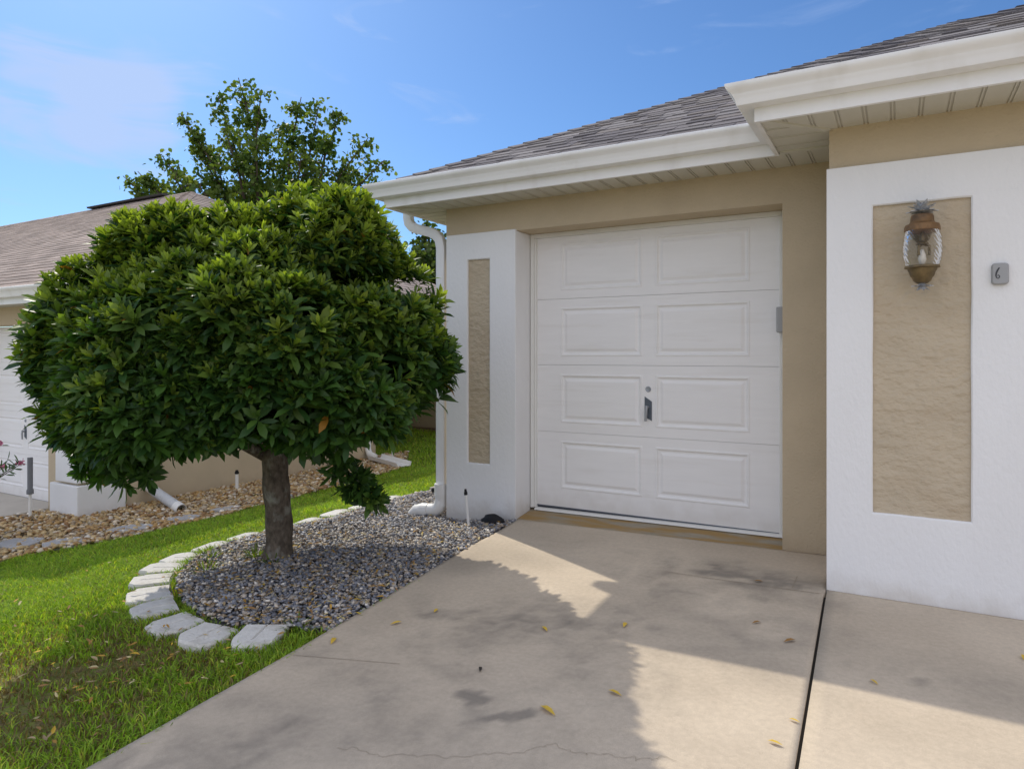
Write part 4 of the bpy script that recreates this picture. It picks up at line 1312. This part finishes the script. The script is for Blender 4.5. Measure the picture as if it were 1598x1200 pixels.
# ======================================================= WALL LANTERN
lx, ly = .103, 3.80
lan = thing('wall_lantern', 'bronze wall lantern with clear swirled glass and pewter finials in the tall niche', 'lamp', (lx, ly, zr(.314)))
mb = MB()
c = (lx, ly, 0)
mb.lathe([(q_ * .86, z_) for q_, z_ in [(.04, zr(.668)), (.052, zr(.664)), (.056, zr(.655)), (.058, zr(.632)), (.066, zr(.622)), (.082, zr(.617)), (.087, zr(.606)), (.088, zr(.588)), (.080, zr(.584))]], c, 32)
mb.build('cap', M['bronze'], lan, smooth_='auto')
mb = MB()
mb.lathe([(q_ * .86, z_) for q_, z_ in [(.083, zr(.594)), (.092, zr(.565)), (.0985, zr(.52)), (.0975, zr(.48)), (.091, zr(.44)), (.081, zr(.415))]], c, 40, cap=False)
mb.build('glass_globe', M['glass'], lan, smooth_=True)
mb = MB()
mb.lathe([(q_ * .86, z_) for q_, z_ in [(.070, zr(.424)), (.084, zr(.422)), (.087, zr(.412)), (.072, zr(.408)), (.070, zr(.400)), (.064, zr(.392)), (.058, zr(.372)), (.050, zr(.366)), (.043, zr(.350)), (.032, zr(.342)), (.026, zr(.338))]], c, 32)
mb.build('base_cup', M['brass'], lan, smooth_='auto')
mb = MB()
mb.lathe([(.006, zr(.59)), (.012, zr(.575)), (.011, zr(.54)), (.026, zr(.530)), (.028, zr(.524)), (.01, zr(.520))], c, 16)
mb.tube([(lx, ly, zr(.60)), (lx, ly, zr(.53))], .006, 8)
for k in range(3):
    a = k * 2.094; q = (lx + .03 * math.cos(a), ly + .03 * math.sin(a))
    mb.tube([(lx, ly, zr(.525)), (q[0], q[1], zr(.515)), (q[0], q[1], zr(.47))], .006, 8)
mb.build('socket', M['brass'], lan, smooth_='auto')
mb = MB()
mb.lathe([(.007, zr(.50)), (.013, zr(.48)), (.018, zr(.455)), (.013, zr(.435)), (.003, zr(.420))], c, 16); mb.build('bulb', M['bulb'], lan, smooth_=True)


def finial(z0, up, scale, tiers):
    mb = MB()
    for (n, tilt, ln, wd, off) in tiers:
        for k in range(n):
            a = 2 * math.pi * (k + off) / n
            rd = Vector((math.cos(a), math.sin(a), 0)); sd = Vector((-math.sin(a), math.cos(a), 0)); zv = Vector((0, 0, up))
            pts = []
            for t, w, b in ((0, .5, 0), (.35, 1, .0), (.7, .8, .08), (1, .1, .28)):
                cpt = Vector((lx, ly, z0)) + (rd * math.sin(tilt) + zv * math.cos(tilt)) * ln * t * scale + (rd * math.cos(tilt) - zv * math.sin(tilt)) * ln * b * scale
                pts.append((cpt - sd * wd * w * scale / 2, cpt + rd * .003 + zv * .002, cpt + sd * wd * w * scale / 2))
            vs = [q for tr in pts for q in tr]; fs = []
            for i in range(3):
                for j in range(2): fs.append([i * 3 + j, i * 3 + j + 1, i * 3 + j + 4, i * 3 + j + 3])
            mb.add(vs, fs); mb.add([(v[0] , v[1], v[2] - .002 * up) for v in map(tuple, vs)], [f[::-1] for f in fs])
    mb.lathe([(.004, -.002), (.014, 0), (.012, .012), (.006, .02)] if up > 0 else [(.006, -.02), (.012, -.012), (.014, 0), (.004, .002)], (lx, ly, z0), 12)
    return mb.build('finial', M['pewter'], lan)


finial(zr(.666), 1, 1.12, [(8, 1.1, .058, .03, 0), (7, .66, .064, .03, .5), (5, .22, .066, .028, .2)])
finial(zr(.340), -1, 1.15, [(9, 1.0, .04, .018, 0), (7, .5, .042, .018, .5)])
mb = MB(); mb.lathe([(.045, 0), (.045, .012), (.03, .02), (.012, .024)], (0, 0, 0), 20)
for k, (a, b, c_) in enumerate(mb.v): mb.v[k] = (lx + a, 3.9155 - c_, zr(.60) + b * 1.3)
mb.tube([(lx, 3.90, zr(.62)), (lx, ly + .05, zr(.635))], .012, 10)
mb.build('wall_mount', M['brass'], lan, smooth_='auto')

# ======================================================= KEYPAD COVER
kx, kz = .416, zr(.374)
kp = thing('keypad', 'small rounded grey plastic keypad cover on the white wall right of the niche', 'keypad', (kx, 3.895, kz - .05))
mb = MB()
n = 12; out = []
for sx, sz, a0 in ((1, 1, 0), (-1, 1, 90), (-1, -1, 180), (1, -1, 270)):
    for j in range(5):
        a = R(a0 + j * 22.5); out.append((kx + sx * .018 + .015 * math.cos(a), kz + sz * .036 + .014 * math.sin(a)))
m_ = len(out)
vs = [(x, 3.8955, z) for x, z in out] + [(x, 3.878, z) for x, z in out] + [(kx + (x - kx) * .86, 3.870, kz + (z - kz) * .9) for x, z in out]
mb.add(vs, [[a * m_ + k, a * m_ + (k + 1) % m_, (a + 1) * m_ + (k + 1) % m_, (a + 1) * m_ + k] for a in (0, 1) for k in range(m_)] + [[2 * m_ + k for k in range(m_)]])
mb.build('cover', M['keypad'], kp, smooth_='auto')
mb = MB()
pth = [(.004, .028), (-.002, .018), (-.007, .006), (-.009, -.008), (-.007, -.018), (-.001, -.022), (.004, -.018), (.005, -.011), (.001, -.006), (-.004, -.009)]
mb.tube([(kx - .008 + a, 3.8695, kz + b) for a, b in pth], [.0026, .0034, .0034, .0028, .0022, .002, .002, .002, .0018, .0012], 6)
mb.build('emblem', M['ink'], kp, smooth_=True)


# ======================================================= NEIGHBOURING HOUSE
NX, NY = -7.92, 4.25
NZ0 = zr(-1.95); NS = zr(.575)
nb = thing('house', 'neighbouring tan house with brown shingle roof and stacked white corner blocks', 'house', (NX, NY, zr(-1.825)))
DX = -8.56; NDT = zr(.36)
mb = MB()
TZ_ = NS + .1
mb.quad((-22, NY, NDT), (DX, NY, NDT), (DX, NY, TZ_), (-22, NY, TZ_))
mb.quad((DX, NY, NZ0), (NX, NY, NZ0), (NX, NY, NDT), (DX, NY, NDT)); mb.quad((DX, NY, NDT), (NX, NY, NDT), (NX, NY, TZ_), (DX, NY, TZ_))
mb.quad((NX, NY, NZ0), (NX, 9.2, NZ0), (NX, 9.2, TZ_), (NX, NY, TZ_))
mb.quad((NX, 9.2, NZ0), (-13.8, 9.2, NZ0), (-13.8, 9.2, TZ_), (NX, 9.2, TZ_))
mb.quad((-13.8, 9.2, NZ0), (-13.8, 13.7, NZ0), (-13.8, 13.7, TZ_), (-13.8, 9.2, TZ_))
mb.quad((-13.8, 13.7, NZ0), (NX, 13.7, NZ0), (NX, 13.7, TZ_), (-13.8, 13.7, TZ_)); mb.quad((NX, 13.7, NZ0), (NX, 14.2, NZ0), (NX, 14.2, TZ_), (NX, 13.7, TZ_))
mb.quad((DX, NY, NZ0), (DX, NY, NDT), (DX, NY + .25, NDT), (DX, NY + .25, NZ0)); mb.quad((-10.42, NY + .25, NDT), (DX, NY + .25, NDT), (DX, NY, NDT), (-10.42, NY, NDT))
mb.quad((-22, NY, NZ0), (-10.42, NY, NZ0), (-10.42, NY, NDT), (-22, NY, NDT))
mb.build('wall', M['stucco'], nb)
# stacked white corner blocks, alternately wide and narrow
z = zr(-1.86); k = 0
while z < NS - .3:
    hgt = .40 if k else .425
    wide = (k % 2 == 0)
    wf, wsd = (.52, .50) if wide else (.40, .38)
    mb = MB(); mb.box(NX - wf, NX + .05, NY - .05, NY + wsd, z, z + hgt - .022)
    mb.build('corner_block', M['white'], nb, bevel=.012)
    z += hgt + .003; k += 1
garage_door(nb, -10.41, DX + .02, [zr(-1.785), zr(-1.25), zr(-.72), zr(-.18), zr(.35)], NY + .2,
            [(-10.2, -9.54), (-9.44, -8.78)], [(.12, .07), (.07, .07), (.07, .07), (.07, .07)], -9.49, zr(-.97))
NFX = NX + .355; NFY = NY - .355
NF = [(-22, NFY), (NFX, NFY), (NFX, 14.6)]
mb = MB(); miter_path(NF, [(0, -.014), (0, .2), (-.022, .2), (-.022, -.014)], NS, True, mb); mb.build('fascia', M['gutter'], nb)
mb = MB(); miter_path([(-22, NFY - .0005), (NFX + .0005, NFY - .0005), (NFX + .0005, 14.6)], GUT, NS + .055, True, mb); mb.build('gutter', M['gutter'], nb, smooth_='auto')
mb = MB(); soffit_run(mb, (-22, NFY + .023), (NFX - .023, NFY + .023), (0, 1), .33, NS, cutB=1); soffit_run(mb, (NFX - .023, NFY + .023), (NFX - .023, 14.2), (-1, 0), .33, NS, cutA=1)
mb.quad((-13.8, 9.2, NS - .002), (NX, 9.2, NS - .002), (NX, 13.7, NS - .002), (-13.8, 13.7, NS - .002))
mb.build('soffit', M['soffit'], nb)
PALN = [(.345, .283, .247), (.31, .257, .226), (.375, .31, .272), (.325, .268, .237)]
NE = Vector((NFX + .06, NFY - .06, NS + .16)); RT = 5.26
PK = NE + Vector((-RT, RT, RT * P_)); NBk = NE + Vector((0, 2 * RT, 0))
mb = MB()
FL = Vector((-24, NE.y, NE.z)); RL = Vector((-24, PK.y, PK.z)); BL = Vector((-24, NBk.y, NE.z))
mb.add([NE, PK, RL, FL, NBk, BL], [[0, 1, 2, 3], [0, 4, 1], [4, 5, 2, 1]])
nroof = mb.build('roof', M['roofdeck'], nb)
mb = MB(); cols = []
shingle_plane(mb, cols, FL, (1, 0, 0), (0, 1, P_), [(1, -.02), (NE.x + 24, -.02), (NE.x + 24 - RT, RT * sl), (1, RT * sl)], .145, .22, .34, .009, PALN, 13, False)
shingle_plane(mb, cols, NE, (0, 1, 0), (-1, 0, P_), [(0, -.02), (2 * RT, -.02), (RT + .01, RT * sl), (RT - .01, RT * sl)], .145, .22, .34, .009, PALN, 14, False)
mb.build('shingles', M['shingle_tan'], nroof, colors=np.array(cols))
mb = MB(); cols = []
hip = Vector((-1, 1, P_)); cap_shingles(mb, cols, NE, PK, Vector((-1, 0, 0)) - hip / 2.25, Vector((0, 1, 0)) - hip / 2.25, PALN, 15)
mb.build('hip_cap', M['shingle_tan'], nroof, colors=np.array(cols)); mb = MB(); cols = []
hip = Vector((-1, -1, P_)); cap_shingles(mb, cols, NBk, PK, Vector((-1, 0, 0)) - hip / 2.25, Vector((0, -1, 0)) - hip / 2.25, PALN, 16)
mb.build('hip_cap', M['shingle_tan'], nroof, colors=np.array(cols)); mb = MB(); cols = []
cap_shingles(mb, cols, RL, PK, (0, 1, -P_), (0, -1, -P_), PALN, 17)
mb.build('ridge_cap', M['shingle_tan'], nroof, colors=np.array(cols))
mb = MB(); mb.hexa([(-16.4, PK.y - .12, PK.z + .02), (-13.6, PK.y - .12, PK.z + .02), (-13.6, PK.y + .12, PK.z + .02), (-16.4, PK.y + .12, PK.z + .02),
                    (-16.4, PK.y - .14, PK.z + .05), (-13.6, PK.y - .14, PK.z + .05), (-13.6, PK.y, PK.z + .075), (-16.4, PK.y, PK.z + .075)])
mb.build('ridge_vent', M['roofdeck'], nroof)
# downspouts on its side wall
for y0, kind in ((5.02, 0), (8.95, 1)):
    mb = MB(); xx = NX + .045
    rect_tube(mb, [(NFX + .06, y0, NS + .06), (NFX + .06, y0, NS - .05), (NFX - .05, y0, NS - .12), (xx + .06, y0, NS - .18), (xx, y0, NS - .28), (xx, y0, zr(-1.5))], .075, .06)
    d_ = mb.build('downspout', M['gutter'], nb, smooth_='auto')
    mb = MB(); z1 = zr(-1.62)
    if kind == 0:
        mb.tube([(xx, y0, zr(-1.47)), (xx, y0, zr(-1.56)), (xx + .05, y0, zr(-1.605)), (xx + .16, y0 - .01, zr(-1.635))], .058, 16)
        mb.cur = 1
        a = Vector((xx + .14, y0 - .01, zr(-1.632))); b = Vector((NX + .72, y0 - .08, zr(-1.745)))
        P = []; RD = []
        for t in np.linspace(0, 1, 49): P.append(a.lerp(b, t)); RD.append(.056 + .0035 * math.cos(t * 48 * math.pi / 2))
        mb.tube(P, RD, 16)
        mb.cur = 0
        e = (b - a).normalized(); mb.tube([b - e * .01, b + e * .10], .062, 16, cap=False); mb.tube([b + e * .10, b - e * .01], .055, 16, cap=False)
        mb.tube([b + e * .10, b + e * .1005], [.062, .055], 16, cap=False)
        mb.build('drain_pipe', [M['pvc'], M['ribbed']], d_, smooth_='auto')
    else:
        mb.tube([(xx, y0, zr(-1.47)), (xx, y0, zr(-1.62)), (xx + .06, y0 - .02, zr(-1.70)), (xx + .2, y0 - .05, zr(-1.73))], .055, 14)
        mb.build('drain_elbow', M['pvc'], d_, smooth_='auto')
# long white splash trough in front of the far spout
tr = MB(); a = Vector((-7.66, 8.88, zr(-1.755))); b = Vector((-6.78, 8.55, zr(-1.77))); t = (b - a).normalized(); s = Vector((-t.y, t.x, 0))
prof = [(-.14, .07), (-.13, .07), (-.11, .012), (.11, .012), (.13, .07), (.14, .07), (.12, 0), (-.12, 0)]
vs = [q + s * u + Vector((0, 0, w)) for q in (a, b) for u, w in prof]
tr.add(vs, [[k, (k + 1) % 8, 8 + (k + 1) % 8, 8 + k] for k in range(8)] + [list(range(8))[::-1], [8 + k for k in range(8)]])
o = tr.build('splash_block', M['pvc']); recenter(o, tuple(a)); tag(o, 'long pale splash trough on the grass under the far downspout', 'splash block')


# ======================================================= sprinkler risers
def riser(x, y, h, lean, label, r=.011, cap=.045, sleeve=None):
    z0 = float(terr(x, y))
    t = thing('sprinkler_riser', label, 'sprinkler', (x, y, z0), 'sprinkler risers in the beds')
    b = Vector((x, y, z0 - .02)); e = Vector((x + lean[0], y + lean[1], z0 + h)); d = (e - b).normalized()
    mb = MB()
    if sleeve:
        mid = b.lerp(e, .45); mb.tube([b, mid], r, 12); mb.build('pipe', M['pvc'], t, smooth_='auto')
        mb = MB(); mb.tube([mid - d * .01, mid + d * .03, mid + d * .05, e], [r * 2.2, r * 2.2, r * 1.7, r * 1.7], 14); mb.build('sleeve', M['greyplastic'], t, smooth_='auto')
    else:
        mb.tube([b, e - d * cap], r, 12); mb.build('pipe', M['pvc'], t, smooth_='auto')
        mb = MB(); mb.tube([e - d * cap, e - d * cap * .5, e - d * cap * .45, e], [r * 1.25, r * 1.3, r * 1.0, r * .8], 12); mb.build('nozzle', M['black'], t, smooth_='auto')


riser(-2.80, 4.31, .305, (-.035, .0), 'thin white sprinkler riser with black nozzle before the narrow white pillar', .0105)
riser(-7.62, 6.09, .29, (0, 0), 'short white sprinkler riser standing left of the tree trunk by the tan wall', .022, .05)
riser(-7.50, 9.15, .31, (0, 0), 'far white sprinkler riser on the lawn behind the drooping branch', .02, .03)
riser(-8.33, 3.95, .69, (0, 0), 'tall white riser with upper half in a grey sleeve at the left edge', .016, sleeve=True)

# dark lump at the pillar foot
rr = np.random.default_rng(2)
import bmesh as _bm
bm = _bm.new(); _bm.ops.create_icosphere(bm, subdivisions=3, radius=1)
vs = np.array([v.co[:] for v in bm.verts]); fs = [[v.index for v in f.verts] for f in bm.faces]; bm.free()
dsp = 1 + .22 * (fbm(vs[:, 0] * 1.7 + 5, vs[:, 1] * 1.7 + vs[:, 2], 3) - .5) * 2 + .1 * (fbm(vs[:, 0] * 5 + 5, vs[:, 2] * 5 + vs[:, 1] * 3, 8) - .5) * 2
vs = vs * dsp[:, None] * np.array([.105, .06, .058])
mb = MB(); bz_ = float(terr(-2.66, 4.42))
mb.add([(-2.66 + a * .93 - b * .25, 4.43 + b * .93 + a * .1, bz_ + .035 + c) for a, b, c in vs], fs)
o = mb.build('rock', M['black'], smooth_=True); recenter(o, (-2.66, 4.43, bz_)); tag(o, 'black lumpy rock at the foot of the white pillar beside the driveway', 'rock')


# ======================================================= flowering shrub, weeds, fallen leaves
def shrub():
    bx_, by_ = -7.56, 2.93
    z0 = float(terr(bx_, by_))
    root = thing('flowering_shrub', 'pink flowering shrub at the left edge before the neighbouring garage door', 'shrub', (bx_, by_, z0))
    r = np.random.default_rng(77)
    mb = MB(); B, D_, Nn, Ln, C = [], [], [], [], []; FB, FD, FN, FL_, FC = [], [], [], [], []
    for k in range(26):
        a = r.uniform(0, 6.283); rad = r.uniform(.15, .55); h = r.uniform(.7, 1.16)
        p0 = np.array([bx_ + .05 * math.cos(a), by_ + .05 * math.sin(a), z0]); p2 = np.array([bx_ + rad * math.cos(a), by_ + rad * math.sin(a), z0 + h])
        p1 = (p0 + p2) / 2 + np.array([-.1 * math.cos(a), -.1 * math.sin(a), .1])
        pts = [p0, (p0 + p1) / 2 + (0, 0, .02), p1, (p1 + p2) / 2 + (0, 0, .03), p2]
        mb.tube(pts, [.009, .008, .006, .005, .003], 5)
        for j in range(34):
            t = r.uniform(.3, 1.0); i = min(3, int(t * 4)); q = pts[i] + (pts[i + 1] - pts[i]) * (t * 4 - i)
            B.append(q); d = unit(r.normal(size=3) + np.array([0, 0, .2])); D_.append(d); Nn.append(unit(np.cross(d, r.normal(size=3)))); Ln.append(r.uniform(.06, .11))
            C.append(np.array([.045, .10, .03]) * r.uniform(.7, 1.5))
        if k % 2 == 0:
            FB, FD, FN, FL_, FC = [], [], [], [], []
            for j in range(16):
                FB.append(p2 + r.normal(0, .009, 3)); d = unit(r.normal(size=3)); FD.append(d); FN.append(unit(np.cross(d, r.normal(size=3)))); FL_.append(r.uniform(.02, .032))
                FC.append(np.array([.62, .19, .30]) * r.uniform(.7, 1.25))
            L_ = np.array(FL_); V, T, Q, CC = leaf_batch(np.array(FB), np.array(FD), np.array(FN), L_, L_ * .8, L_ * 0 + .2, .3, np.array(FC)); np_mesh('flower', V, [T, Q], M['petal'], root, cols=CC)
    mb.build('stem', M['bark_far'], root)
    L_ = np.array(Ln); V, T, Q, CC = leaf_batch(np.array(B), np.array(D_), np.array(Nn), L_, L_ * .2, L_ * 0 + .1, .2, np.array(C)); np_mesh('foliage', V, [T, Q], M['leaf'], root, cols=CC)


shrub()


def weed(x, y, n, h, label, spread=.06):
    r = np.random.default_rng(int(abs(x * 100)))
    a = r.uniform(0, 6.283, n); q = r.uniform(0, spread, n) * .6
    X = x + q * np.cos(a); Y = y + q * np.sin(a); Z = terr(X, Y) + .005
    d = unit(np.stack([np.cos(a) * .7 + r.normal(0, .3, n), np.sin(a) * .7 + r.normal(0, .3, n), r.uniform(.5, 1.2, n)], -1))
    nn = unit(np.cross(d, np.stack([-np.sin(a), np.cos(a), 0 * a], -1)))
    L_ = h * r.uniform(.6, 1.2, n)
    C = np.array([.13, .19, .03]) * r.uniform(.6, 1.3, (n, 1))
    V, T, Q, CC = leaf_batch(np.stack([X, Y, Z], -1), d, nn, L_, np.full(n, .009), r.uniform(.1, .5, n), .1, C)
    o = np_mesh('weed', V, [T, Q], M['grass'], cols=CC); recenter(o, (x, y, float(terr(x, y)))); tag(o, label, 'weed', 'weeds in the gravel bed')


weed(TB[0] - .14, TB[1] - .05, 60, .11, 'green weed tuft growing against the left of the tree trunk')
weed(TB[0] + .09, TB[1] - .10, 30, .09, 'small weed tuft at the front right foot of the tree trunk')
weed(-3.72, 2.75, 45, .09, 'weed tuft in the gravel midway between trunk and curved edging', .1)
weed(-3.95, 2.95, 60, .08, 'grassy weed patch just inside the leftmost edging stones', .13)
weed(-2.5, 2.34, 40, .07, 'weed tuft beside the edging stone nearest the driveway', .08)


def dry_leaf_mesh(pts, seed, smin, smax, name):
    r = np.random.default_rng(seed); n = len(pts)
    a = r.uniform(0, 6.283, n); tl = r.normal(0, .22, n)
    d = unit(np.stack([np.cos(a), np.sin(a), tl], -1)); nn = np.array([[0, 0, 1.]]) + r.normal(0, .25, (n, 3))
    nn = unit(nn - d * (nn * d).sum(1, keepdims=True))
    L_ = r.uniform(smin, smax, n)
    pal = np.array([(.55, .36, .05), (.42, .24, .05), (.28, .16, .06), (.5, .42, .22), (.36, .27, .15)])
    C = pal[r.choice(5, n, p=[.16, .2, .26, .15, .23])] * r.uniform(.7, 1.2, (n, 1))
    V, T, Q, CC = leaf_batch(np.asarray(pts), d, nn, L_, L_ * r.uniform(.26, .38, n), r.uniform(-.2, .25, n), .35, C)
    return np_mesh(name, V, [T, Q], M['litter'], cols=CC, smooth_=True)


r = np.random.default_rng(5)
x = r.uniform(-4.5, -2.3, 5200); y = r.uniform(1.1, 5.2, 5200)
k = inpoly(x, y, BED) & (r.random(5200) < np.clip(1.25 - (y - 2.2) * .42, .15, 1)); xb, yb = x[k][:1700], y[k][:1700]
pb = np.stack([xb, yb, terr(xb, yb) + .035 + r.uniform(0, .012, len(xb))], -1)
x = r.normal(-2.95, .42, 900); y = r.normal(1.72, .3, 900); k = (x < edge_x(y) - .03) & ~inpoly(x, y, BED); x, y = x[k][:130], y[k][:130]
pl = np.stack([x, y, terr(x, y) + r.uniform(.012, .04, len(x))], -1)
x = r.uniform(-5.2, -2.35, 70); y = r.uniform(.9, 3, 70); k = (x < edge_x(y) - .03) & ~inpoly(x, y, BED); x, y = x[k], y[k]
pl2 = np.stack([x, y, terr(x, y) + .05], -1)
o = dry_leaf_mesh(np.vstack([pb, pl, pl2]), 3, .018, .048, 'leaf_litter')
tag(o, 'scattered brown and yellow dead leaves over gravel and thin grass', 'leaf litter', kind='stuff')

FL_ = [(-2.208, 2.279, .07, 'yellow fallen leaf on the drive below the end edging stone'), (-2.324, 2.57, .045, 'tiny yellow leaf close to the gravel edge of the drive'),
       (-2.078, 2.559, .06, 'pale yellow leaf lying flat left of the drive shadow middle'), (-1.412, 2.809, .062, 'folded yellow leaf in the tree shadow nearest the sunlit wedge'),
       (-1.098, 3.009, .06, 'yellow leaf in shade just right of the sunlit wedge'), (-.918, 2.41, .065, 'yellow leaf at the sunlit patch border right of the oil spots'),
       (-1.087, 2.188, .085, 'largest yellow leaf, just right of the dark oil spots'), (-.406, 3.158, .065, 'narrow brown leaf left of the dark drive joint in shade'),
       (-.344, 2.343, .05, 'plump yellow leaf on sunlit concrete left of the drive joint'), (-.567, 3.297, .05, 'thin brown leaf on the drive toward the white wall corner'),
       (-.077, 2.93, .045, 'dull leaf in shade right of the drive joint'), (.447, 3.433, .06, 'yellow leaf at the right edge of the picture on the drive'),
       (-1.995, 2.767, .05, 'faded leaf in tree shadow between gravel and dark stains'), (-1.47, 2.345, .045, 'black shrivelled leaf above the dark oil spots'),
       (-.655, 3.86, .055, 'reddish brown leaf on the drive near the garage wall foot'), (-.306, 2.51, .04, 'yellow leaf stuck beside the drive joint in the sun')]
for i, (x, y, s, lab) in enumerate(FL_):
    rr_ = np.random.default_rng(200 + i); a = rr_.uniform(0, 3.14)
    d = unit(np.array([[math.cos(a), math.sin(a), .12]])); nn = np.array([[.1, .1, 1.]]); nn = unit(nn - d * (nn * d).sum())
    c = [(.62, .42, .06)] if 'brown' not in lab and 'black' not in lab else ([(.30, .16, .05)] if 'brown' in lab else [(.04, .035, .03)])
    base = np.array([[x - d[0, 0] * s / 2, y - d[0, 1] * s / 2, float(slab_z(x, y)) + .006]])
    V, T, Q, CC = leaf_batch(base, d, nn, np.array([s]), np.array([s * .34]), np.array([.12]), .4, np.array(c))
    o = np_mesh('fallen_leaf', V, [T, Q], M['litter'], cols=CC, smooth_=True); recenter(o, (x, y, float(slab_z(x, y)))); tag(o, lab, 'leaf', 'fallen leaves on the driveway')


# ------------------------------------------------------------------ lighting
d = Vector((.93, -.485, -1.0)).normalized()
sun = bpy.data.lights.new('sun', 'SUN'); sun.energy = 3.35; sun.angle = R(.55); sun.color = (1, .93, .80)
so = bpy.data.objects.new('sun', sun); COL.objects.link(so); so.rotation_euler = d.to_track_quat('-Z', 'Y').to_euler(); so.location = (-10, 8, 14)
FILL_CLOUD = 6.5  # brightness of the added cloud that fills the shade
w = bpy.data.worlds.new('World'); scene.world = w; w.use_nodes = True
N = w.node_tree.nodes; L = w.node_tree.links
bg = N['Background']; bg.inputs['Strength'].default_value = .15
sky = N.new('ShaderNodeTexSky'); sky.sky_type = 'NISHITA'; sky.sun_disc = False
sky.sun_elevation = math.asin(-d.z); sky.sun_rotation = math.atan2(-d.x, -d.y)
sky.altitude = 0; sky.air_density = 1.0; sky.dust_density = .6; sky.ozone_density = 2.0
tc = N.new('ShaderNodeTexCoord'); mp = N.new('ShaderNodeMapping'); mp.inputs['Scale'].default_value = (1.6, 1.6, 7.5); mp.inputs['Rotation'].default_value = (R(12), R(-8), R(20))
L.new(tc.outputs['Generated'], mp.inputs[0])
ns = N.new('ShaderNodeTexNoise'); ns.inputs['Scale'].default_value = 2.6; ns.inputs['Detail'].default_value = 8; ns.inputs['Roughness'].default_value = .56; ns.inputs['Distortion'].default_value = 1.0
L.new(mp.outputs[0], ns.inputs['Vector'])
def lobe_mask(px, py, k0, k1):
    v = DEP + LAT * ((px - 799) / 1066.) + np.array([0, 0, (553 - py) / 1066.]); v = v / np.linalg.norm(v)
    a = N.new('ShaderNodeVectorMath'); a.operation = 'DOT_PRODUCT'; a.inputs[1].default_value = v
    L.new(tc.outputs['Generated'], a.inputs[0])
    b = N.new('ShaderNodeMapRange'); b.interpolation_type = 'SMOOTHSTEP'; b.inputs[1].default_value = math.cos(R(k0)); b.inputs[2].default_value = math.cos(R(k1))
    b.inputs[3].default_value = 0; b.inputs[4].default_value = 1
    L.new(a.outputs['Value'], b.inputs[0]); return b.outputs[0]


acc = ns.outputs['Fac']
for px, py, k0, k1, amt in ((195, 185, 5, 0, .33), (70, 155, 5.5, 0, .28), (90, 60, 9, 0, .04), (1350, 40, 8, 0, .04), (960, 70, 7, 0, -.10), (480, 125, 4, 0, .08), (265, 140, 5, 0, .15)):
    m_ = N.new('ShaderNodeMath'); m_.operation = 'MULTIPLY_ADD'; m_.inputs[1].default_value = amt
    L.new(lobe_mask(px, py, k0, k1), m_.inputs[0]); L.new(acc, m_.inputs[2]); acc = m_.outputs[0]
mr = N.new('ShaderNodeMapRange'); mr.interpolation_type = 'SMOOTHSTEP'; mr.inputs[1].default_value = .57; mr.inputs[2].default_value = .92; mr.inputs[3].default_value = 0; mr.inputs[4].default_value = .8
L.new(acc, mr.inputs[0])
tint = N.new('ShaderNodeVectorMath'); tint.operation = 'MULTIPLY'; tint.inputs[1].default_value = (.44, .64, .87)
L.new(sky.outputs[0], tint.inputs[0])
mx = N.new('ShaderNodeMix'); mx.data_type = 'RGBA'; mx.inputs[7].default_value = (3.4, 4.3, 6.3, 1)
L.new(mr.outputs[0], mx.inputs[0]); L.new(tint.outputs[0], mx.inputs[6])
# unseen broken cloud added overhead and behind the camera to brighten the shade
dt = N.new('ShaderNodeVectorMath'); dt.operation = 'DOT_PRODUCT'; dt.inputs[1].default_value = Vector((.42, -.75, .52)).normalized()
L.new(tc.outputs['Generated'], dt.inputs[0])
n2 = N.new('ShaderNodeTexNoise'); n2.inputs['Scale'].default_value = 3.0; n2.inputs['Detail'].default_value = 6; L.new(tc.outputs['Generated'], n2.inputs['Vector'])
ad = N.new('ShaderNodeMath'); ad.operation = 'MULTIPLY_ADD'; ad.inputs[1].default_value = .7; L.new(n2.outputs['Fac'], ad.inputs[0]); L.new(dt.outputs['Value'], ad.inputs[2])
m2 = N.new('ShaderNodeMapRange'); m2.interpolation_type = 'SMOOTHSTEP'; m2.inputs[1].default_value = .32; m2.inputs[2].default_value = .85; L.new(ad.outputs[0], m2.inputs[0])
mc = N.new('ShaderNodeMix'); mc.data_type = 'RGBA'; mc.inputs[7].default_value = (FILL_CLOUD * .96, FILL_CLOUD * 1.0, FILL_CLOUD * 1.16, 1)
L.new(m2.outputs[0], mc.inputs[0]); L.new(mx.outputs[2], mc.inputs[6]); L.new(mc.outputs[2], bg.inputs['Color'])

# -------------------------------------------------------------------- camera
cam = bpy.data.cameras.new('camera'); cam.sensor_width = 36; cam.lens = 36 * 1066 / 1598; cam.shift_y = -47 / 1598; cam.clip_end = 2000; cam.clip_start = .05
co = bpy.data.objects.new('camera', cam); COL.objects.link(co); co.location = (0, 0, CAM); co.rotation_euler = (R(90), 0, YAW)
scene.camera = co
scene.view_settings.view_transform = 'Standard'; scene.view_settings.look = 'None'; scene.view_settings.exposure = 0; scene.view_settings.gamma = 1
scene.cycles.use_denoising = True
scene.cycles.max_bounces = 8; scene.cycles.transparent_max_bounces = 12
